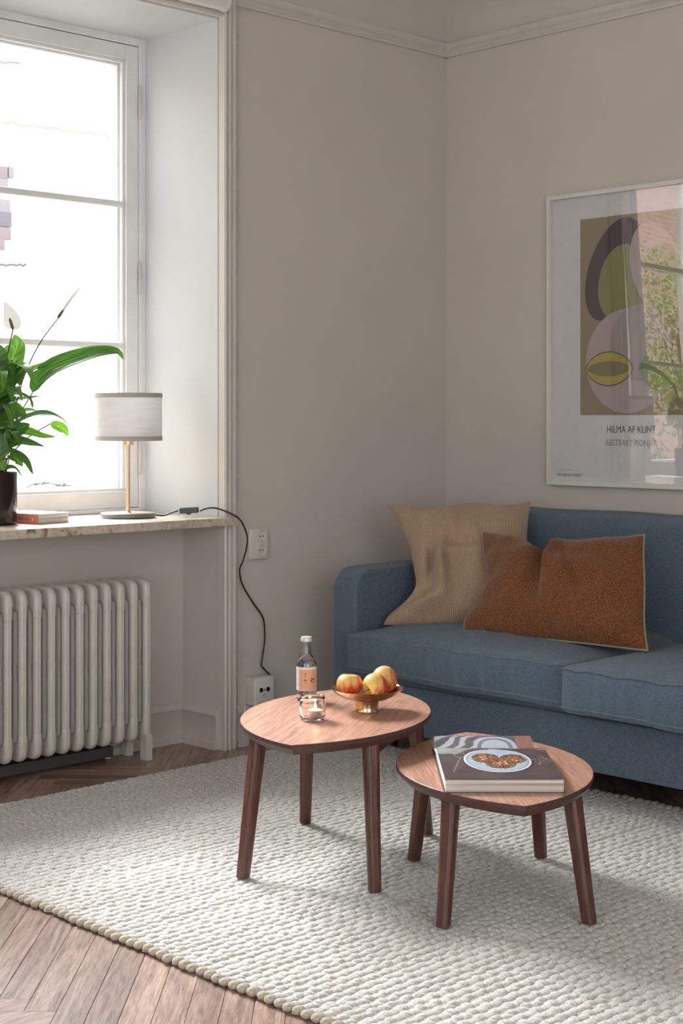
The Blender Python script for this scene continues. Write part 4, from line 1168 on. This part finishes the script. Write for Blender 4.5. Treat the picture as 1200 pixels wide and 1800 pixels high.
c2 = [(-1.176, 0.020, SILL+0.020), (-1.166, 0.000, SILL+0.028), (-1.150, -0.024, SILL+0.030), (-1.128, -0.048, SILL+0.020), (-1.104, -0.064, SILL+0.007), (-1.088, -0.073, SILL-0.006),
      (-1.070, -0.074, 0.735), (-1.052, -0.070, 0.700), (-1.046, -0.060, 0.660), (-1.050, -0.045, 0.615), (-1.052, -0.032, 0.585), (-1.030, -0.022, 0.535), (-0.985, -0.020, 0.475), (-0.945, -0.018, 0.430), (-0.932, -0.018, 0.400),
      (-0.930, -0.018, 0.340), (-0.944, -0.020, 0.275), (-0.944, -0.022, 0.255), (-0.914, -0.024, 0.225), (-0.903, -0.024, 0.195), (-0.905, -0.026, 0.150), (-0.914, -0.030, 0.08), (-0.90, -0.034, 0.02), (-0.87, -0.045, 0.004), (-0.80, -0.06, 0.004)]
cord.tube([L(p) for p in spline(c2, 8)], 0.0028, 8)
co = cord.build('cord', M['black'], lamp, smooth=True)
sw = rbox(-0.031, 0.031, -0.012, 0.012, -0.009, 0.010, 0.004, (2, 1, 1), 3).build('switch', M['darkgrey'], co, weld=True, smooth=True)
sw.location = L((-1.199, 0.049, SILL+0.021)); sw.rotation_euler = (0, -0.05, math.atan2(-0.058, 0.046))
MB().box(-0.008, 0.006, -0.004, 0.004, -0.0135, -0.009).build('rocker', M['darkgrey'], lamp).matrix_local = Matrix.Translation(L((-1.199, 0.049, SILL+0.021))) @ Matrix.Rotation(math.atan2(-0.058, 0.046), 4, 'Z')

# ================================================================== BOOK ON THE SILL
bk = empty('paperback_book', (-1.755, 0.080, SILL), math.atan2(0.021, 0.126), label='white paperback with salmon spine lying on the marble sill', cat='book')
bw, bl, bt = 0.128, 0.190, 0.031
MB().box(0.002, bw-0.002, 0.0015, bl-0.002, 0.0012, bt-0.0012).build('page_block', M['page_edge'], bk)
MB().box(0, bw, 0, bl, bt-0.0012, bt).build('front_cover', plain('white_card', (0.78, 0.77, 0.75, 1), 0.5), bk)
MB().box(0, bw, 0, bl, 0, 0.0012).build('back_cover', plain('salmon_card', srgb(206, 130, 112), 0.5), bk)
spn = MB().box(-0.0012, 0.0018, 0, bl, 0.0, bt-0.0006).build('spine', plain('salmon_spine', srgb(214, 132, 112), 0.5), bk)
r = random.Random(4)
def strokes(y0, y1, zc, h, m):
    mb = MB(); y = y0
    while y < y1:
        w_ = r.uniform(0.0035, 0.0055); x = -0.0016; z0 = zc-h/2; t = 0.0011
        k = r.randrange(4)
        mb.box(x, -0.0012, y, y+t, z0, z0+h)
        if k in (0, 1): mb.box(x, -0.0012, y+w_-t, y+w_, z0, z0+h)
        if k in (1, 2): mb.box(x, -0.0012, y, y+w_, z0, z0+t)
        if k != 1: mb.box(x, -0.0012, y, y+w_, z0+h-t, z0+h)
        if k in (0, 3): mb.box(x, -0.0012, y, y+w_, zc-t/2, zc+t/2)
        y += w_+0.0022
    return mb.build('lettering', m, spn)
strokes(0.128, 0.184, 0.0165, 0.0095, M['label_white'])      # the spine print is too small in the photograph to read
strokes(0.037, 0.122, 0.0150, 0.0080, M['brown_ink'])
MB().prism([(0.0180, 0.0185), (0.0200, 0.0185), (0.0270, 0.0100), (0.0240, 0.0100)], -0.0016, -0.0011, axis=0).build('spine_mark', M['label_white'], spn)

# ================================================================== PEACE LILY
PP = Vector((-1.849, 0.165, SILL))
pot = empty('potted_plant', PP, label='peace lily with white flowers in a black glazed pot on the sill', cat='plant')
MB().lathe([(0.0005, 0.0), (0.056, 0.0), (0.061, 0.003), (0.0625, 0.010), (0.0645, 0.153), (0.065, 0.157), (0.064, 0.159), (0.062, 0.157), (0.060, 0.138), (0.0005, 0.140)], 56).build('pot', M['pot'], pot, auto=50)
MB().lathe([(0.0605, 0.1385), (0.04, 0.143), (0.0005, 0.145)], 32).build('soil', M['soil'], pot, smooth=True)
def wpt(px, py, Y):
    # point on the plane Y=const seen at a place of the photograph, given relative to the pot
    rx = (px-600)/2685; d = FWD+RGT*rx; t = (Y-CAMY)/d.y
    return Vector((CAMX+d.x*t, Y, CAMZ-(py-739)/2685*t))-PP
def leaf(pts, wmax, m, face=None, seed=0, fold=0.25, sharp=0.8, n=18, nm='leaf', stemto=None, wave=0.05):
    P = spline(pts, max(2, int(n/(len(pts)-1)))); N = len(P)
    face = Vector(face or (-0.55, -0.75, 0.35)).normalized()
    K = 8; mb = MB(); vs = []
    for i, p in enumerate(P):
        t = i/(N-1); tan = (P[min(i+1, N-1)]-P[max(i-1, 0)]).normalized()
        side = tan.cross(face)
        side = side.normalized() if side.length > 1e-4 else Vector((1, 0, 0))
        nn = side.cross(tan).normalized()
        w = wmax*0.5*(math.sin(PI*min(1, t**0.72))**sharp)*(1-0.25*t)
        if i == 0: w = 0.0012
        if i == N-1: w = 0.0004
        for k in range(-K, K+1):
            u = k/K; 
            h = fold*w*abs(u)**1.3 + wave*w*math.sin(t*11+seed+u*2)*abs(u) + 0.045*w*math.cos(u*20-t*9)
            vs.append(p+side*(u*w)+nn*h)
    C = 2*K+1
    fs = [(i*C+k, i*C+k+1, (i+1)*C+k+1, (i+1)*C+k) for i in range(N-1) for k in range(C-1)]
    mb.add(vs, fs)
    o = mb.build(nm, m, pot, smooth=True, recalc=False)
    if nm == 'leaf':
        ca = o.data.color_attributes.new('vein', 'FLOAT_COLOR', 'POINT'); dat = []
        for i in range(N):
            for k in range(-K, K+1):
                u = k/K; q_ = 0.86+0.22*math.cos(abs(u)*9-i*1.5)
                if k == 0: q_ = 1.5
                dat += [q_, q_, q_, 1.0]
        ca.data.foreach_set('color', dat)
    s0 = Vector((random.uniform(-0.03, 0.03), random.uniform(-0.03, 0.03), 0.142))
    if nm == 'leaf':
        a = P[0]; mid = s0.lerp(a, 0.55)+Vector((0, 0, 0.02))
        MB().tube(spline([s0, mid, a], 6), [0.0022]*13, 6).build('petiole', M['stem'], o, smooth=True)
    return o
G, Lg = M['leaf'], M['leaf2']
specs = [
 ([(57, 690), (70, 664), (100, 642), (150, 624), (188, 617), (208, 619), (217, 632)], 0.056, G, 0.13, (-0.45, -0.65, 0.6)),
 ([(40, 655), (60, 648), (80, 640), (96, 634)], 0.022, Lg, 0.15, (-0.4, -0.6, 0.6)),
 ([(22, 655), (22, 630), (30, 608), (25, 588)], 0.066, Lg, 0.10, None),
 ([(-10, 660), (-6, 635), (-2, 618), (0, 606)], 0.066, G, 0.10, None),
 ([(8, 700), (22, 668), (42, 648), (46, 640)], 0.034, G, 0.08, None),
 ([(-14, 700), (6, 685), (18, 660), (30, 633)], 0.034, Lg, 0.07, None),
 ([(20, 690), (28, 672), (36, 656), (40, 645)], 0.032, G, 0.16, None),
 ([(-10, 722), (6, 706), (28, 694), (50, 700), (58, 718)], 0.050, G, 0.07, (-0.2, -0.35, 0.9)),
 ([(10, 716), (34, 704), (56, 700), (72, 696)], 0.030, G, 0.14, (-0.2, -0.35, 0.9)),
 ([(-12, 738), (10, 726), (30, 722), (48, 732)], 0.068, Lg, 0.10, (-0.4, -0.7, 0.5)),
 ([(-14, 752), (4, 742), (18, 744), (32, 752)], 0.064, G, 0.04, (-0.3, -0.6, 0.7)),
 ([(30, 745), (55, 732), (85, 728), (108, 736), (124, 752)], 0.040, G, 0.10, (-0.2, -0.35, 0.9)),
 ([(88, 745), (104, 750), (114, 756), (119, 767)], 0.030, Lg, 0.12, (-0.6, -0.8, 0.2)),
 ([(32, 760), (52, 760), (74, 766), (98, 768)], 0.034, Lg, 0.12, (-0.3, -0.6, 0.6)),
 ([(12, 786), (30, 776), (54, 779), (78, 785)], 0.040, G, 0.06, (-0.3, -0.6, 0.7)),
 ([(6, 770), (20, 760), (38, 752), (52, 745)], 0.050, G, 0.09, (-0.3, -0.8, 0.4)),
 ([(14, 792), (30, 800), (46, 812), (58, 834)], 0.036, G, 0.04, (-0.3, -0.6, 0.7)),
 ([(16, 806), (26, 806), (34, 812), (40, 820)], 0.028, Lg, 0.07, (-0.5, -0.7, 0.4)),
 ([(8, 826), (18, 821), (28, 824), (39, 838)], 0.018, G, 0.05, (-0.3, -0.5, 0.8)),
 ([(0, 800), (8, 785), (10, 770), (12, 756)], 0.040, Lg, 0.08, None),
 ([(-6, 812), (0, 790), (2, 778), (-2, 760)], 0.050, G, 0.06, None),
 ([(2, 826), (4, 818), (7, 812), (8, 806)], 0.026, Lg, 0.05, None),
 ([(-4, 690), (-2, 676), (4, 664), (10, 655)], 0.040, Lg, 0.13, None),
 ([(30, 735), (44, 724), (60, 722), (78, 728)], 0.030, Lg, 0.16, (-0.2, -0.35, 0.9)),
]
for i, (pp_, wd, mt, Y, fc) in enumerate(specs):
    leaf([wpt(x, y, Y) for x, y in pp_], wd*1.18, mt, fc, seed=i)
# the side of the plant beyond the frame
for k in range(34):
    a = random.uniform(1.7, 5.0); ln = random.uniform(0.10, 0.24); z0 = random.uniform(0.17, 0.46)
    dr = Vector((math.cos(a), 0.75*math.sin(a), 0))
    if PP.y+dr.y*(0.05+ln) > 0.34: dr.y *= 0.3
    b = dr*0.04+Vector((0, 0, z0))
    leaf([b, b+dr*ln*0.35+Vector((0, 0, ln*0.28)), b+dr*ln*0.75+Vector((0, 0, ln*0.22)), b+dr*ln+Vector((0, 0, -0.01))], random.uniform(0.035, 0.062), random.choice((G, Lg)), (dr.x*-0.3, dr.y*-0.3-0.2, 0.9), seed=k, n=12)
def flower(stem_pts, sp_pts, wd, fc, sx):
    fo = MB().tube(spline(stem_pts, 8), 0.0020, 7).build('flower_stem', M['stem_dark'], pot, smooth=True)
    o = leaf(sp_pts, wd, M['petal'], fc, seed=3, fold=0.5, nm='spathe', n=20)
    o.parent = fo
    b = Vector(sp_pts[0]); d = (Vector(sp_pts[-1])-b).normalized()
    if sx: d = sx
    n = Vector(fc).normalized()*0.004
    MB().tube([b+n, b+n+d*0.006, b+n+d*0.028, b+n+d*0.036], [0.0025, 0.0048, 0.0044, 0.0015], 10).build('spadix', M['spadix'], fo, smooth=True)
flower([Vector((0.0, 0.0, 0.142)), wpt(2, 700, 0.11), wpt(12, 630, 0.11), wpt(23, 579, 0.11)], [wpt(23, 579, 0.11), wpt(22, 565, 0.105), wpt(17, 550, 0.10), wpt(8, 530, 0.10)], 0.060, (-0.62, -0.78, 0.05), None)
flower([Vector((0.01, 0.01, 0.142)), wpt(28, 712, 0.12), wpt(45, 655, 0.12), wpt(72, 600, 0.12), wpt(108, 552, 0.12)], [wpt(102, 560, 0.12), wpt(112, 540, 0.12), wpt(126, 522, 0.12), wpt(147, 500, 0.12)], 0.026, (-0.6, -0.6, 0.5), None)

# ================================================================== OUTSIDE THE WINDOW
yard = MB().box(-30, 30, T+0.01, 40, -4.2, -4.0).build('ground', plain('gravel', srgb(170, 165, 155), 0.9)); st(yard, 'courtyard ground below the window')
fac = MB().box(-1.5, 16, 9.0, 9.4, -4.0, 4.6).build('facade', paint('white_render', (0.84, 0.83, 0.81, 1), 0.02, 0.9, 0.3, 2)); 
facw = empty('neighbouring_house', (7, 9.0, -4.0), label='white rendered house across the courtyard seen through the window', cat='building')
fac.name = 'rendered_wall'; fac.parent = facw; fac.matrix_parent_inverse = Matrix.Translation((-7, -9.0, 4.0))
def fpt(px, py, Y=9.0):
    rx = (px-600)/2685; d = FWD+RGT*rx; t = (Y-CAMY)/d.y
    return Vector((CAMX+d.x*t, Y, CAMZ-(py-739)/2685*t))
brk = [plain('old_brick_'+n, c, 0.9) for n, c in (('grey', srgb(132, 126, 130)), ('rose', srgb(128, 114, 116)), ('dark', srgb(106, 102, 110)))]
def brick(px0, px1, py0, py1, m):
    a = fpt(px0, py1); b = fpt(px1, py0)
    o = rbox(0, b.x-a.x, -0.03, 0.06, 0, b.z-a.z, 0.008, (1, 1, 1), 2).build('brick', m, None, weld=True, smooth=True)
    o.location = (a.x, 9.0, a.z); o.parent = facw; o.matrix_parent_inverse = Matrix.Translation((-7, -9.0, 4.0))
brick(-30, 11, 294, 312, brk[1]); brick(13, 22, 294, 313, brk[0]); brick(-30, 12, 314, 332, brk[0])
brick(-30, 16, 352, 370, brk[0]); brick(-30, 18, 373, 395, brk[2]); brick(-30, 17, 401, 418, brk[1]); brick(-30, 6, 420, 437, brk[1])
def crack(pts, w, m):
    P = []
    for x, y in pts: P.append(fpt(x, y)+Vector((0, -0.004, 0))-Vector((7, 9.0, -4.0)))
    MB().tube(P, w, 5).build('render_crack', m, facw)
cm = plain('crack_tan', srgb(150, 135, 115), 0.9)  # tan colour of the long thin crack in the render
random.seed(5)
crack([(x, 214+x*0.135+random.uniform(-2, 2)) for x in range(-20, 212, 7)], 0.006, cm)
crack([(x, 108+x*0.13+random.uniform(-2, 2)) for x in range(-20, 38, 5)], 0.012, brk[0])
crack([(x, 466+random.uniform(-2, 2)) for x in range(-20, 46, 5)], 0.012, brk[2])
# pink brick garden wall to the left, only met in the reflection of the picture glass
def brick_wall():
    k = NT('pink_brickwork'); v = k.coords(scale=(1, 1, 1), rot=(PI/2, 0, 0))
    b = k.n('ShaderNodeTexBrick', Scale=3.0); b.inputs['Color1'].default_value = srgb(240, 196, 180); b.inputs['Color2'].default_value = srgb(226, 172, 154); b.inputs['Mortar'].default_value = srgb(235, 228, 218)
    b.inputs['Mortar Size'].default_value = 0.02
    k.l(v, b.inputs['Vector']); k.col(b.outputs['Color']); k.set(Roughness=0.9); return k.m
gw = MB().box(-24, -1.5, 10.0, 10.4, -4.0, 5.4).build('garden_wall', brick_wall())
tag(gw, 'pink brick wall behind the garden trees, mirrored in the picture glass', 'wall')
def tree(x, y, z0, h, rad_, n, m, label):
    root = empty('garden_tree', (x, y, z0), label=label, cat='tree', group='trees in the courtyard')
    MB().tube([(0, 0, 0), (0.1, 0, h*0.4), (0, 0.1, h*0.8)], [0.12, 0.09, 0.03], 10).build('trunk', plain('bark', (0.12, 0.09, 0.06, 1), 0.9), root, smooth=True)
    mb = MB(); r = random.Random(int(x*100))
    clumps = [(Vector((r.gauss(0, 0.5), r.gauss(0, 0.5), r.uniform(0.1, 1.0)))) for _ in range(26)]
    for _ in range(n):
        c = clumps[r.randrange(len(clumps))]
        p = Vector((c.x*rad_+r.gauss(0, 0.28*rad_), c.y*rad_*0.8+r.gauss(0, 0.25*rad_), h*0.15+c.z*h*0.85+r.gauss(0, 0.22*rad_)))
        d = Vector((r.gauss(0, 1), r.gauss(0, 1), r.gauss(0, 0.6))).normalized(); s_ = d.cross(Vector((r.gauss(0, 1), r.gauss(0, 1), r.gauss(0, 1)))).normalized()
        L_ = r.uniform(0.06, 0.12); W_ = L_*0.34
        mb.add([p, p+d*L_*0.5+s_*W_, p+d*L_, p+d*L_*0.5-s_*W_], [(0, 1, 2, 3)])
    o = mb.build('foliage', m, root, recalc=False); o['kind'] = 'stuff'
tg1 = leafmat('tree_leaf_light', (0.20, 0.32, 0.07, 1), (0.40, 0.52, 0.16, 1)); tg2 = leafmat('tree_leaf_dark', (0.12, 0.20, 0.05, 1), (0.26, 0.38, 0.12, 1))
tree(-4.6, 4.6, -4.0, 7.4, 0.9, 5200, tg1, 'light green tree nearest the window outside')
tree(-8.6, 6.8, -4.0, 7.6, 0.95, 5200, tg2, 'dark green tree left of the light green one outside')
tree(-12.9, 7.4, -4.0, 7.6, 1.1, 5200, tg1, 'pale green tree farthest left outside')
# dried twig on the outer ledge
tw = MB(); r = random.Random(3)
tb = fpt(42, 862, 0.545)
def q(px, py): return fpt(px, py, 0.545)-tb
tw.tube(spline([q(42, 862), q(52, 854), q(68, 850), (q(90, 850)), q(104, 854), q(124, 853)], 6), 0.0019, 5)
for k in range(46):
    bx = r.choice((q(60, 851), q(76, 850), q(100, 853), q(108, 854), q(114, 854), q(120, 853)))
    e = bx+Vector((r.uniform(-0.012, 0.022), r.uniform(-0.01, 0.01), r.uniform(-0.016, 0.016))); e2 = e+Vector((r.uniform(-0.004, 0.008), 0, r.uniform(-0.006, 0.006)))
    tw.tube([bx, e, e2], 0.0011, 4)
two = tag(tw.build('dried_twig', plain('dry_twig', (0.10, 0.09, 0.08, 1), 0.9)), 'thin dried twig lying outside behind the window glass', 'twig')
two.location = tb
# exterior wall top: roof slab of this building so that the sun reaches only the far side
st(MB().box(RX0-0.3, 0.3, RY0-0.3, T, CZ+0.1, CZ+0.5).build('roof', M['wall']))
